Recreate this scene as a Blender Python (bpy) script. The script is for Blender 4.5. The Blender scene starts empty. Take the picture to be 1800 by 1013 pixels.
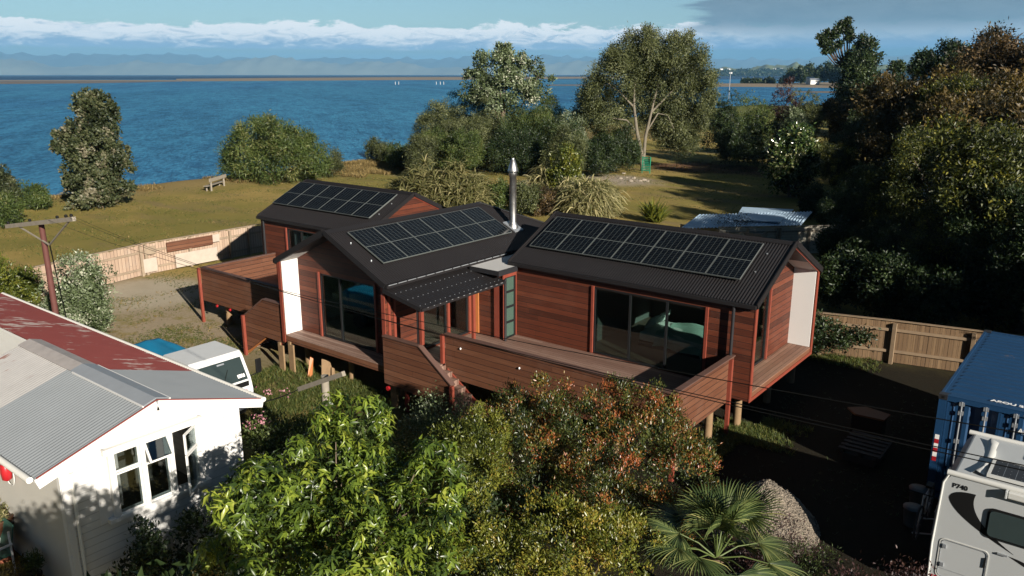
import bpy, math, random
import numpy as np
from mathutils import Vector, Matrix
R = math.radians
sc = bpy.context.scene
COL = sc.collection
# ------------------------------------------------------------------ camera
CX, CY, F, TH, PHI, CZ = 900.0, 506.5, 1409.4, R(14.918), R(38.253), 9.8
cd = bpy.data.cameras.new('camera'); cam = bpy.data.objects.new('camera', cd); COL.objects.link(cam)
cd.sensor_width = 36; cd.lens = 36*F/1800; cd.clip_start = .1; cd.clip_end = 90000
cam.location = (0, 0, CZ); cam.rotation_euler = (math.pi/2-TH, 0, PHI)
sc.camera = cam
# ------------------------------------------------------------------ sun
SAZ, SEL = R(-20), R(20.5)          # direction towards the sun: angle from +X, elevation
sl = bpy.data.lights.new('sun', 'SUN'); sun = bpy.data.objects.new('sun', sl); COL.objects.link(sun)
sl.energy = 5.0; sl.angle = R(.55); sl.color = (1, .925, .82)
sdir = Vector((math.cos(SAZ)*math.cos(SEL), math.sin(SAZ)*math.cos(SEL), math.sin(SEL)))
sun.rotation_euler = sdir.to_track_quat('Z', 'Y').to_euler()
sun.location = (30, -12, 30)
sc.view_settings.view_transform = 'Standard'; sc.view_settings.look = 'None'
sc.view_settings.exposure = 1.0; sc.view_settings.gamma = 1

# ------------------------------------------------------------------ node helpers
class NT:
    def __init__(s, tree): s.t = tree; s.n = tree.nodes; s.l = tree.links
    def node(s, typ, **kw):
        n = s.n.new(typ)
        for k, v in kw.items():
            if k.startswith('i_'):
                key = k[2:]; key = int(key) if key.isdigit() else key.replace('_', ' ')
                s.set(n.inputs[key], v)
            else: setattr(n, k, v)
        return n
    def set(s, inp, v):
        if isinstance(v, bpy.types.NodeSocket): s.l.new(v, inp)
        elif isinstance(v, bpy.types.Node): s.l.new(v.outputs[0], inp)
        else:
            if inp.type == 'RGBA' and len(v) == 3: v = (*v, 1)
            inp.default_value = v
    def m(s, op, a, b=None, c=None, clamp=False):
        n = s.n.new('ShaderNodeMath'); n.operation = op; n.use_clamp = clamp
        s.set(n.inputs[0], a)
        if b is not None: s.set(n.inputs[1], b)
        if c is not None: s.set(n.inputs[2], c)
        return n.outputs[0]
    def mix(s, f, a, b, blend='MIX'):
        n = s.n.new('ShaderNodeMix'); n.data_type = 'RGBA'; n.blend_type = blend
        s.set(n.inputs[0], f); s.set(n.inputs[6], a); s.set(n.inputs[7], b)
        return n.outputs[2]
    def step(s, x, a, b):
        n = s.n.new('ShaderNodeMapRange'); n.interpolation_type = 'SMOOTHSTEP'
        s.set(n.inputs[0], x); s.set(n.inputs[1], a); s.set(n.inputs[2], b)
        return n.outputs[0]
    def noise(s, vec, scale, detail=3, rough=.55, dist=0, dim='3D'):
        n = s.n.new('ShaderNodeTexNoise'); n.noise_dimensions = dim
        if vec is not None: s.set(n.inputs['Vector'], vec)
        n.inputs['Scale'].default_value = scale; n.inputs['Detail'].default_value = detail
        n.inputs['Roughness'].default_value = rough; n.inputs['Distortion'].default_value = dist
        return n.outputs[0]
    def ramp(s, f, stops):
        n = s.n.new('ShaderNodeValToRGB'); s.set(n.inputs[0], f)
        e = n.color_ramp.elements
        while len(e) < len(stops): e.new(.5)
        for el, (p, c) in zip(e, stops): el.position = p; el.color = (*c, 1)
        return n.outputs[0]
    def mapping(s, vec, scale=(1, 1, 1), loc=(0, 0, 0), rot=(0, 0, 0)):
        n = s.n.new('ShaderNodeMapping'); s.set(n.inputs[0], vec)
        n.inputs['Scale'].default_value = scale; n.inputs['Location'].default_value = loc; n.inputs['Rotation'].default_value = rot
        return n.outputs[0]
    def sep(s, vec):
        n = s.n.new('ShaderNodeSeparateXYZ'); s.set(n.inputs[0], vec); return n.outputs
    def comb(s, x, y, z):
        n = s.n.new('ShaderNodeCombineXYZ')
        for i, v in enumerate((x, y, z)): s.set(n.inputs[i], v)
        return n.outputs[0]
    def bump(s, h, strength=.3, dist=.02):
        n = s.n.new('ShaderNodeBump'); s.set(n.inputs['Height'], h)
        n.inputs['Strength'].default_value = strength; n.inputs['Distance'].default_value = dist
        return n.outputs[0]

# ------------------------------------------------------------------ world: sky and clouds
w = bpy.data.worlds.new('World'); sc.world = w; w.use_nodes = True
T = NT(w.node_tree); T.n.clear()
sky = T.n.new('ShaderNodeTexSky'); sky.sky_type = 'NISHITA'; sky.sun_disc = False
sky.sun_elevation = SEL; sky.sun_rotation = R(90)-SAZ; sky.air_density = 1.0; sky.dust_density = .4; sky.ozone_density = 1.5
SKYS = .032
tc = T.n.new('ShaderNodeTexCoord'); d = tc.outputs['Generated']
x, y, z = T.sep(d)
el = T.m('MULTIPLY', T.m('ARCSINE', z), 57.2958)
fx, fy = -math.sin(PHI), math.cos(PHI)
fwd = T.m('ADD', T.m('MULTIPLY', x, fx), T.m('MULTIPLY', y, fy))
rgt = T.m('ADD', T.m('MULTIPLY', x, fy), T.m('MULTIPLY', y, -fx))
az = T.m('MULTIPLY', T.m('ARCTAN2', rgt, fwd), 57.2958)
# cumulus bank low over the sea
v1 = T.comb(T.m('MULTIPLY', az, .42), T.m('MULTIPLY', el, 1.3), 3.1)
n1 = T.noise(v1, 1.0, 8, .62, .4)
n1b = T.noise(T.comb(T.m('MULTIPLY', az, .16), 1.7, 0), 1.0, 3, .5)
top = T.m('ADD', 3.05, T.m('ADD', T.m('MULTIPLY', T.m('SUBTRACT', n1b, .5), 1.0), T.m('MULTIPLY', T.m('SUBTRACT', n1, .5), 2.1)))
m_top = T.m('SUBTRACT', 1, T.step(el, top, T.m('ADD', top, .22)))
n_base = T.noise(T.comb(T.m('MULTIPLY', az, .5), T.m('MULTIPLY', el, 3.0), 9), 1.0, 3)
m_bot = T.step(T.m('ADD', el, T.m('MULTIPLY', T.m('SUBTRACT', n_base, .5), .5)), 1.48, 1.76)
bank = T.m('MULTIPLY', m_top, m_bot)
# grey streaky cloud, upper right and thin strips left
v2 = T.comb(T.m('MULTIPLY', az, .075), T.m('MULTIPLY', el, .75), 0)
n2 = T.noise(v2, 1.0, 7, .6)
cover = T.m('ADD', T.m('MULTIPLY', T.step(az, 6.0, 19.0), .42), -.02)
m_str = T.m('MULTIPLY', T.step(T.m('ADD', n2, cover), .60, .74), T.step(el, 2.2, 3.4))
# high cover over the rest of the sky (only lights the place)
n3 = T.noise(T.mapping(d, (2, 2, 5)), 1.6, 4, .6)
m_hi = T.m('MULTIPLY', T.m('MULTIPLY', T.step(n3, .5, .7), .5), T.step(el, 7, 14))
lit = T.noise(T.comb(T.m('MULTIPLY', az, .55), T.m('MULTIPLY', el, 1.9), 5.5), 1.0, 7, .66, .8)
cb = T.mix(T.step(T.m('ADD', T.m('MULTIPLY', T.m('SUBTRACT', lit, .5), 3.6), T.m('MULTIPLY', T.m('SUBTRACT', el, 2.2), .9)), -.52, .58), (.16, .23, .31), (.54, .54, .53))
cb = T.mix(T.m('MULTIPLY', T.step(az, 8, 20), .75), cb, (.14, .19, .235))
cs_ = T.mix(n1, (.045, .070, .095), (.125, .160, .185))
skyc = T.m
bgs = T.mix(1.0, sky.outputs[0], (SKYS, SKYS, SKYS), 'MULTIPLY')
grade = T.mix(T.step(el, 4.5, 10), T.mix(T.step(el, 1.2, 3.4), (.52, .74, 1.02), (1.0, 1.24, 1.42)), (.045, .085, .165))
bgs = T.mix(1.0, bgs, grade, 'MULTIPLY')
c = T.mix(T.m('MULTIPLY', bank, .96), bgs, cb)
c = T.mix(T.m('MULTIPLY', m_str, .92), c, cs_)
c = T.mix(m_hi, c, (.025, .03, .04))
c = T.mix(T.m('MULTIPLY', T.step(az, 6, 16), T.step(el, 2.6, 1.6)), c, T.mix(1.0, c, (.62, .76, .95), 'MULTIPLY'))
away = T.step(T.m('ABSOLUTE', az), 48, 80)       # unseen sky beside and behind the view dimmed and blued to deepen the shade
c = T.mix(away, c, T.mix(1.0, c, (.28, .42, .66), 'MULTIPLY'))
bg = T.n.new('ShaderNodeBackground'); T.set(bg.inputs[0], c); bg.inputs[1].default_value = 1.0
wo = T.n.new('ShaderNodeOutputWorld'); T.l.new(bg.outputs[0], wo.inputs[0])

# ------------------------------------------------------------------ materials
MAT = {}
def mat(name):
    m = bpy.data.materials.new(name); m.use_nodes = True
    t = NT(m.node_tree); MAT[name] = m
    b = t.n['Principled BSDF']
    return m, t, b
def plain(name, col, rough=.6, metal=0, var=.12, scale=3.0, spec=.4, bump=0):
    m, t, b = mat(name)
    tcn = t.node('ShaderNodeTexCoord'); n = t.noise(tcn.outputs['Object'], scale, 5, .65)
    f = t.m('MULTIPLY_ADD', n, var*2, 1-var)
    c = t.mix(1.0, col, t.comb(f, f, f), 'MULTIPLY')
    t.set(b.inputs['Base Color'], c)
    t.set(b.inputs['Roughness'], t.m('MULTIPLY_ADD', n, .2, rough-.1))
    b.inputs['Metallic'].default_value = metal; b.inputs['Specular IOR Level'].default_value = spec
    if bump: t.set(b.inputs['Normal'], t.bump(t.noise(tcn.outputs['Object'], scale*6, 4), bump, .01))
    return m
def boards(name, along, width, cols, length=2.6, rough=.6, gap=.095, greying=None, spec=.3):
    """timber boards; along in 'xy' (walls), 'x', 'y' (floors: boards run that way)."""
    m, t, b = mat(name)
    tcn = t.node('ShaderNodeTexCoord'); x, y, z = t.sep(tcn.outputs['Object'])
    if along == 'xy': a, c = t.m('ADD', x, y), z
    elif along == 'x': a, c = x, y
    elif along == 'z': a, c = z, t.m('ADD', x, y)
    else: a, c = y, x
    k = t.m('DIVIDE', c, width); row = t.m('FLOOR', k); fr = t.m('FRACT', k)
    w1 = t.node('ShaderNodeTexWhiteNoise', noise_dimensions='1D'); t.set(w1.inputs['W'], row)
    a2 = t.m('ADD', t.m('DIVIDE', a, length), t.m('MULTIPLY', w1.outputs[0], 7.3))
    w2 = t.node('ShaderNodeTexWhiteNoise', noise_dimensions='2D'); t.set(w2.inputs['Vector'], t.comb(row, t.m('FLOOR', a2), 0))
    endg = t.m('LESS_THAN', t.m('FRACT', a2), .006/length)
    grain = t.noise(t.comb(t.m('MULTIPLY', a, 1.6), t.m('MULTIPLY', c, 40), t.m('MULTIPLY', w2.outputs[0], 30)), 1, 4, .65)
    rowv = t.m('ADD', t.m('MULTIPLY', w1.outputs[0], .34), t.m('MULTIPLY', w2.outputs[0], .16))
    f = t.m('ADD', rowv, t.m('MULTIPLY_ADD', grain, .80, -.08), clamp=True)
    col = t.ramp(f, cols)
    if greying:
        wn = t.noise(tcn.outputs['Object'], .9, 5, .7)
        col = t.mix(t.m('MULTIPLY', t.step(wn, .45, .72), greying[0]), col, greying[1])
    edge = t.m('MAXIMUM', t.m('LESS_THAN', fr, gap), endg)
    col = t.mix(t.m('MULTIPLY', edge, .9), col, (.008, .005, .004))
    t.set(b.inputs['Base Color'], col)
    b.inputs['Roughness'].default_value = rough; b.inputs['Specular IOR Level'].default_value = spec
    h = t.m('SUBTRACT', t.m('MULTIPLY', grain, .25), edge)
    t.set(b.inputs['Normal'], t.bump(h, .5, .008))
    return m
cedar = boards('cedar_cladding', 'xy', .18, [(0, (.020, .007, .005)), (.40, (.054, .015, .008)), (.75, (.118, .030, .014)), (1, (.18, .060, .030))], 5.4, greying=(.35, (.12, .05, .032)))
parapet = boards('parapet_boards', 'xy', .18, [(0, (.050, .020, .011)), (.45, (.095, .036, .019)), (.8, (.15, .064, .034)), (1, (.21, .10, .06))], 3.6, greying=(.45, (.14, .075, .05)))
deckx = boards('deck_boards_x', 'x', .142, [(0, (.09, .045, .032)), (.5, (.17, .10, .075)), (.8, (.27, .18, .14)), (1, (.36, .26, .21))], 1.9, gap=.09)
decky = boards('deck_boards_y', 'y', .142, [(0, (.10, .045, .028)), (.5, (.19, .10, .065)), (.8, (.27, .16, .11)), (1, (.33, .22, .16))], 1.9, gap=.09)
redtrim = plain('red_timber_trim', (.19, .042, .025), .5, var=.25, scale=5)
redpost = plain('red_painted_post', (.13, .018, .014), .5, var=.25)
oiled = plain('oiled_orange_timber', (.38, .14, .045), .45, var=.2)
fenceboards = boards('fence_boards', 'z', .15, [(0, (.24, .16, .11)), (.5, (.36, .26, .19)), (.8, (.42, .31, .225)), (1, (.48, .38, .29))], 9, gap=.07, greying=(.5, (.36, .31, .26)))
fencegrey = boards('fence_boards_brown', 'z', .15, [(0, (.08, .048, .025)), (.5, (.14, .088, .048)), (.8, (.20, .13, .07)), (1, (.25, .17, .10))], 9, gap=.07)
rail_w = plain('weathered_rail', (.26, .20, .14), .8, var=.35, scale=4)
greywood = plain('grey_weathered_wood', (.24, .21, .165), .85, var=.4, scale=7, bump=.3)
pilewood = plain('treated_pile_wood', (.21, .135, .07), .8, var=.35, scale=6, bump=.2)
darkroof = plain('charcoal_roofing', (.015, .0135, .014), .5, var=.15, scale=1.2, spec=.25)
darktrim = plain('charcoal_trim', (.020, .020, .022), .4, var=.1)
blackframe = plain('black_aluminium', (.012, .013, .014), .35, var=.1)
white_lin = plain('white_lining', (.62, .61, .585), .7, var=.02)
offwhite = plain('offwhite_paint', (.72, .70, .64), .6, var=.06)
membrane = plain('grey_membrane', (.45, .44, .42), .7, var=.06)
plaster = plain('plaster', (.11, .125, .12), .8, var=.04)
steel = plain('brushed_steel', (.50, .49, .47), .42, metal=1, var=.08, scale=4)
galv = plain('galvanised', (.36, .38, .40), .45, metal=.6, var=.2, scale=6)
black = plain('black_plastic', (.006, .006, .006), .6, spec=.2)
rubber = plain('tyre_rubber', (.02, .02, .02), .8)
bulb_w = plain('white_plastic', (.75, .75, .73), .4, var=.03)
redplastic = plain('red_plastic', (.36, .015, .02), .35, var=.1)
greenpl = plain('green_plastic', (.02, .22, .13), .5, var=.2)
terracotta = plain('terracotta', (.30, .10, .05), .7, var=.3)
glazedpot = plain('dark_glazed_pot', (.05, .022, .012), .25, var=.3)
gravelm = None
# glass
def glass(name, tint, refl=.08, body=None, bodyf=0.0):
    m, t, b = mat(name); t.n.remove(b)
    tr = t.node('ShaderNodeBsdfTransparent'); t.set(tr.inputs[0], tint)
    gl = t.node('ShaderNodeBsdfGlossy'); gl.inputs['Roughness'].default_value = .02; t.set(gl.inputs[0], (.9, .95, .95))
    lw = t.node('ShaderNodeLayerWeight'); lw.inputs[0].default_value = .35
    f = t.m('ADD', t.m('MULTIPLY', lw.outputs['Fresnel'], .55), refl, clamp=True)
    base = tr.outputs[0]
    if body:
        df = t.node('ShaderNodeBsdfDiffuse'); t.set(df.inputs[0], body)
        mx = t.node('ShaderNodeMixShader'); mx.inputs[0].default_value = bodyf
        t.l.new(base, mx.inputs[1]); t.l.new(df.outputs[0], mx.inputs[2]); base = mx.outputs[0]
    ms = t.node('ShaderNodeMixShader'); t.set(ms.inputs[0], f)
    t.l.new(base, ms.inputs[1]); t.l.new(gl.outputs[0], ms.inputs[2])
    t.l.new(ms.outputs[0], t.n['Material Output'].inputs[0])
    return m
glass_t = glass('tinted_glass', (.70, .79, .76), .03)
glass_g = glass('green_reflection_glass', (.25, .45, .38), .06, (.07, .12, .095), .75)  # green reflection painted into the pane as a body colour
glass_w = glass('window_glass', (.75, .8, .8), .06)
glass_cab = glass('windscreen_glass', (.45, .55, .52), .10)
# solar panel
m, t, b = mat('solar_cells'); solar = m
tcn = t.node('ShaderNodeTexCoord'); x, y, z = t.sep(tcn.outputs['Object'])
def line(t, v, period, off, wdt):
    return t.m('LESS_THAN', t.m('ABSOLUTE', t.m('SUBTRACT', t.m('FRACT', t.m('ADD', t.m('DIVIDE', t.m('SUBTRACT', v, off), period), .5)), .5)), wdt/period/2)
gl1 = line(t, x, 1.0/6, .022, .013); gl2 = line(t, y, .0845, .02, .006)
mid = t.m('LESS_THAN', t.m('ABSOLUTE', t.m('SUBTRACT', y, .873)), .013)
g = t.m('MAXIMUM', t.m('MULTIPLY', t.m('MAXIMUM', gl1, t.m('MULTIPLY', gl2, .75)), .55), mid)
wn = t.node('ShaderNodeTexWhiteNoise', noise_dimensions='2D'); t.set(wn.inputs['Vector'], t.comb(t.m('FLOOR', t.m('DIVIDE', x, 1/6)), t.m('FLOOR', t.m('DIVIDE', y, .0845)), 0))
cell = t.mix(wn.outputs[0], (.002, .003, .005), (.004, .006, .009))
t.set(b.inputs['Base Color'], t.mix(g, cell, (.095, .105, .10)))
b.inputs['Roughness'].default_value = .1; b.inputs['Specular IOR Level'].default_value = .12
panelframe = plain('panel_frame', (.10, .11, .105), .4, var=.02)
# old corrugated iron, painted
def iron(name, base, rust, amt, along='x', streak=1.0):
    m, t, b = mat(name)
    tcn = t.node('ShaderNodeTexCoord'); o = tcn.outputs['Object']
    sc_ = (1.2, 14, 1.2) if along == 'x' else (14, 1.2, 1.2)
    n = t.noise(t.mapping(o, sc_), 1.0, 5, .65); n2 = t.noise(o, .7, 4, .6)
    f = t.step(t.m('ADD', t.m('MULTIPLY', n, .6*streak), t.m('MULTIPLY', n2, .5)), amt, amt+.05)
    n3 = t.noise(o, 2.5, 5, .7); v = t.m('MULTIPLY_ADD', n3, .4, .8)
    t.set(b.inputs['Base Color'], t.mix(1, t.mix(f, base, rust), t.comb(v, v, v), 'MULTIPLY'))
    b.inputs['Roughness'].default_value = .55
    return m
iron_grey = plain('new_grey_iron', (.19, .205, .215), .45, var=.10, scale=1.5)
iron_old = iron('weathered_white_iron', (.30, .29, .28), (.17, .09, .07), .66, 'y')
iron_red = iron('faded_red_iron', (.150, .036, .031), (.28, .23, .21), .600, 'y')
iron_blue = plain('pale_blue_iron', (.34, .45, .55), .5, var=.25, scale=2)
# weatherboards
m, t, b = mat('white_weatherboard'); weatherb = m
tcn = t.node('ShaderNodeTexCoord'); x, y, z = t.sep(tcn.outputs['Object'])
fr = t.m('FRACT', t.m('DIVIDE', z, .16)); nn = t.noise(tcn.outputs['Object'], 2.0, 5, .7)
vv = t.m('MULTIPLY_ADD', nn, .12, .92)
cc = t.mix(t.m('MULTIPLY', t.m('LESS_THAN', fr, .10), .6), (.64, .635, .615), (.30, .30, .29))
t.set(b.inputs['Base Color'], t.mix(1, cc, t.comb(vv, vv, vv), 'MULTIPLY')); b.inputs['Roughness'].default_value = .5
t.set(b.inputs['Normal'], t.bump(fr, .6, .02))
# foliage
def leafmat(name, cols, rough=.5, trans=.28, spec=.35):
    m, t, b = mat(name)
    at = t.node('ShaderNodeAttribute', attribute_name='tint')
    c = t.ramp(at.outputs['Fac'], cols)
    t.set(b.inputs['Base Color'], c); b.inputs['Roughness'].default_value = rough; b.inputs['Specular IOR Level'].default_value = spec
    tr = t.node('ShaderNodeBsdfTranslucent'); t.set(tr.inputs[0], t.mix(1, c, (1.25, 1.35, .6), 'MULTIPLY'))
    ms = t.node('ShaderNodeMixShader'); ms.inputs[0].default_value = trans
    t.l.new(b.outputs[0], ms.inputs[1]); t.l.new(tr.outputs[0], ms.inputs[2]); t.l.new(ms.outputs[0], t.n['Material Output'].inputs[0])
    return m
LM = {
 'bright': leafmat('bright_green_leaf', [(0, (.022, .040, .010)), (.4, (.090, .140, .020)), (.75, (.20, .26, .030)), (1, (.30, .33, .05))], .34, .3, .5),
 'hedge': leafmat('copper_hedge_leaf', [(0, (.020, .030, .010)), (.35, (.055, .075, .018)), (.62, (.12, .125, .028)), (.8, (.26, .125, .032)), (1, (.30, .085, .03))], .35, .25, .5),
 'hedgey': leafmat('yellow_hedge_leaf', [(0, (.030, .045, .010)), (.4, (.10, .12, .02)), (.8, (.20, .20, .03)), (1, (.30, .22, .04))], .35, .3, .5),
 'ngaio': leafmat('coastal_leaf', [(0, (.020, .028, .012)), (.4, (.055, .070, .028)), (.8, (.12, .125, .062)), (1, (.20, .18, .12))], .5),
 'olive': leafmat('olive_leaf', [(0, (.022, .032, .010)), (.4, (.055, .085, .020)), (.8, (.105, .135, .035)), (1, (.17, .17, .06))], .5),
 'grey': leafmat('grey_green_leaf', [(0, (.026, .032, .012)), (.4, (.066, .078, .028)), (.8, (.125, .140, .055)), (1, (.20, .21, .10))], .5),
 'silver': leafmat('silver_leaf', [(0, (.040, .055, .022)), (.4, (.09, .12, .05)), (.8, (.20, .24, .14)), (1, (.42, .42, .32))], .45, .2),
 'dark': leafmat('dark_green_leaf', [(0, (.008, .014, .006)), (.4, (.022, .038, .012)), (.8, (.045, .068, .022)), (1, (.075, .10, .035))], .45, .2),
 'autumn': leafmat('autumn_leaf', [(0, (.014, .013, .006)), (.4, (.045, .036, .014)), (.75, (.09, .062, .022)), (1, (.16, .11, .025))], .5, .3),
 'rust': leafmat('rust_leaf', [(0, (.020, .016, .008)), (.4, (.055, .038, .017)), (.8, (.105, .066, .028)), (1, (.16, .11, .04))], .5, .2),
 'walnut': leafmat('walnut_leaf', [(0, (.010, .014, .005)), (.45, (.036, .046, .012)), (.78, (.095, .105, .022)), (1, (.28, .25, .04))], .45, .3),
 'purple': leafmat('purple_leaf', [(0, (.018, .010, .010)), (.5, (.045, .022, .022)), (1, (.09, .045, .035))], .45, .2),
 'cream': leafmat('cream_blade', [(0, (.07, .08, .03)), (.35, (.20, .19, .08)), (.7, (.40, .35, .18)), (1, (.62, .56, .34))], .6, .3),
 'reed': leafmat('reed_blade', [(0, (.06, .065, .02)), (.35, (.14, .14, .05)), (.7, (.27, .24, .11)), (1, (.42, .37, .20))], .6, .3),
 'straw': leafmat('straw_grass', [(0, (.10, .075, .028)), (.5, (.22, .16, .06)), (1, (.38, .27, .11))], .7, .25),
 'grass': leafmat('green_grass', [(0, (.035, .055, .012)), (.5, (.085, .115, .026)), (.85, (.15, .16, .04)), (1, (.24, .20, .07))], .6, .3),
 'palm': leafmat('palm_blade', [(0, (.016, .028, .010)), (.35, (.045, .070, .022)), (.75, (.14, .17, .055)), (1, (.34, .32, .12))], .32, .15, .6),
 'pink': leafmat('pink_flower', [(0, (.35, .10, .15)), (1, (.75, .42, .45))], .6, .3),
 'gloss': leafmat('glossy_leaf', [(0, (.012, .024, .008)), (.6, (.040, .070, .018)), (.9, (.11, .15, .04)), (1, (.30, .30, .14))], .22, .12, .8),
}
bark = plain('grey_bark', (.16, .12, .085), .85, var=.45, scale=5, bump=.4)
bark_p = plain('pale_bark', (.30, .26, .19), .8, var=.4, scale=3, bump=.3)
bark_d = plain('dark_bark', (.06, .042, .03), .9, var=.4, scale=5, bump=.4)
# ------------------------------------------------------------------ things and meshes
def tag(o, label=None, cat=None, group=None, kind=None):
    if label: o['label'] = label
    if cat: o['category'] = cat
    if group: o['group'] = group
    if kind: o['kind'] = kind
    return o
def thing(name, label, cat, loc=(0, 0, 0), rz=0, group=None):
    o = bpy.data.objects.new(name, None); COL.objects.link(o); o.empty_display_size = .2
    o.location = loc; o.rotation_euler = (0, 0, rz)
    return tag(o, label, cat, group)
def worldloc(o):
    p = Vector((0, 0, 0))
    while o is not None: p = p + o.location; o = o.parent
    return p
def link(me, name, m, parent=None, local=False):
    o = bpy.data.objects.new(name, me); COL.objects.link(o)
    for mm in (m if isinstance(m, (list, tuple)) else [m]): me.materials.append(mm)
    if parent is not None:
        o.parent = parent
        if not local:
            p = worldloc(parent)
            if parent.rotation_euler.z == 0: me.transform(Matrix.Translation(-p))
    return o
class MB:
    def __init__(s): s.v = []; s.f = []; s.mi = []; s.sm = []
    cuts = None
    def mark(s):
        if s.cuts is None: s.cuts = []
        s.cuts.append((len(s.v), len(s.f)))
    def each(s, name, m, parent=None, **k):
        cuts = s.cuts+[(len(s.v), len(s.f))]
        for (v0, f0), (v1, f1) in zip(cuts, cuts[1:]):
            q = MB(); q.v = s.v[v0:v1]; q.f = [[i-v0 for i in f] for f in s.f[f0:f1]]; q.mi = s.mi[f0:f1]; q.sm = s.sm[f0:f1]; o = q.build(name, m, parent, **k)
        return o
    def add(s, vs, fs, mi=0, sm=False):
        n = len(s.v); s.v += [tuple(p) for p in vs]
        for f in fs: s.f.append([i+n for i in f]); s.mi.append(mi); s.sm.append(sm)
        return s
    def box(s, x0, x1, y0, y1, z0, z1, mi=0):
        s.mark()
        x0, x1 = sorted((x0, x1)); y0, y1 = sorted((y0, y1)); z0, z1 = sorted((z0, z1))
        v = [(x0,y0,z0),(x1,y0,z0),(x1,y1,z0),(x0,y1,z0),(x0,y0,z1),(x1,y0,z1),(x1,y1,z1),(x0,y1,z1)]
        return s.add(v, [(0,3,2,1),(4,5,6,7),(0,1,5,4),(1,2,6,5),(2,3,7,6),(3,0,4,7)], mi)
    def prism(s, poly, ext, mi=0, sm=False):
        s.mark()
        n = len(poly); e = Vector(ext); p = [Vector(a) for a in poly]
        v = p+[a+e for a in p]
        s.add(v, [list(range(n))[::-1], list(range(n, 2*n))], mi)
        return s.add(v, [(i, (i+1) % n, n+(i+1) % n, n+i) for i in range(n)], mi, sm)
    def tube(s, pts, rad, sides=8, mi=0, sm=True, cap=True):
        s.mark()
        pts = [Vector(p) for p in pts]; n = len(pts)
        if not isinstance(rad, (list, tuple)): rad = [rad]*n
        vs = []; up = None
        for i, p in enumerate(pts):
            d = (pts[min(i+1, n-1)]-pts[max(i-1, 0)]).normalized()
            if up is None: up = Vector((1, 0, 0)) if abs(d.z) > .7 else Vector((0, 0, 1))
            a = d.cross(up).normalized(); b = d.cross(a).normalized(); up = -b.cross(d).cross(d)*-1 if False else up
            for k in range(sides):
                t = 2*math.pi*k/sides
                vs.append(p+a*math.cos(t)*rad[i]+b*math.sin(t)*rad[i])
        fs = [(i*sides+k, i*sides+(k+1) % sides, (i+1)*sides+(k+1) % sides, (i+1)*sides+k) for i in range(n-1) for k in range(sides)]
        s.add(vs, fs, mi, sm)
        if cap: s.add(vs[:sides], [list(range(sides))[::-1]], mi); s.add(vs[-sides:], [list(range(sides))], mi)
        return s
    def beam(s, a, b, w, h, mi=0, up=(0, 0, 1)):
        a = Vector(a); b = Vector(b); d = (b-a).normalized(); u = Vector(up)
        sd = d.cross(u).normalized(); u2 = sd.cross(d).normalized()
        q = [sd*x*w/2+u2*z*h/2 for x, z in ((-1,-1),(1,-1),(1,1),(-1,1))]
        return s.prism([a+k for k in q], b-a, mi)
    def lathe(s, c, prof, sides=20, mi=0, sm=True):
        vs = []
        for r, z in prof:
            for k in range(sides):
                t = 2*math.pi*k/sides; vs.append((c[0]+r*math.cos(t), c[1]+r*math.sin(t), c[2]+z))
        n = len(prof)
        fs = [(i*sides+k, i*sides+(k+1) % sides, (i+1)*sides+(k+1) % sides, (i+1)*sides+k) for i in range(n-1) for k in range(sides)]
        s.add(vs, fs, mi, sm)
        s.add(vs[:sides], [list(range(sides))[::-1]], mi); s.add(vs[-sides:], [list(range(sides))], mi)
        return s
    def build(s, name, m, parent=None, local=False, bevel=0):
        me = bpy.data.meshes.new(name); me.from_pydata([tuple(p) for p in s.v], [], s.f)
        me.polygons.foreach_set('material_index', s.mi); me.polygons.foreach_set('use_smooth', s.sm); me.update()
        o = link(me, name, m, parent, local)
        if bevel:
            b = o.modifiers.new('bevel', 'BEVEL'); b.width = bevel; b.segments = 2; b.limit_method = 'ANGLE'; b.angle_limit = R(40)
        return o
def rects(a0, a1, z0, z1, holes):
    """split a rectangle around rectangular holes (a0,a1,z0,z1)"""
    out = []; xs = sorted({a0, a1, *[h for q in holes for h in q[:2]]})
    for p, q in zip(xs, xs[1:]):
        if q <= a0 or p >= a1: continue
        mid_ = (p+q)/2; cuts = sorted([(h[2], h[3]) for h in holes if h[0] < mid_ < h[1]]); zz = z0
        for c0, c1 in cuts:
            if c0 > zz: out.append((p, q, zz, c0))
            zz = max(zz, c1)
        if zz < z1: out.append((p, q, zz, z1))
    return out
def wall_x(mb, x, th, y0, y1, z0, z1, holes=(), mi=0):
    for a, b, c, d in rects(y0, y1, z0, z1, list(holes)): mb.box(x, x+th, a, b, c, d, mi)
def wall_y(mb, y, th, x0, x1, z0, z1, holes=(), mi=0):
    for a, b, c, d in rects(x0, x1, z0, z1, list(holes)): mb.box(a, b, y, y+th, c, d, mi)
def corr(mb, e0, e1, up, tmin, tmax, pitch=.09, amp=.011, seg=6, mi=0):
    """corrugated sheet: eave line e0-e1, upslope vector up; tmin/tmax functions of s in 0..1"""
    e0 = Vector(e0); e1 = Vector(e1); up = Vector(up); L = (e1-e0).length; n = (e1-e0).cross(up).normalized()
    if n.z < 0: n = -n
    N = max(4, int(L/pitch*seg)); vs = []
    for i in range(N+1):
        s_ = i/N; p = e0.lerp(e1, s_)+n*amp*math.sin(2*math.pi*s_*L/pitch)
        vs += [p+up*tmin(s_), p+up*tmax(s_)]
    mb.add(vs, [(2*i, 2*i+2, 2*i+3, 2*i+1) for i in range(N)], mi, True)
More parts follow.
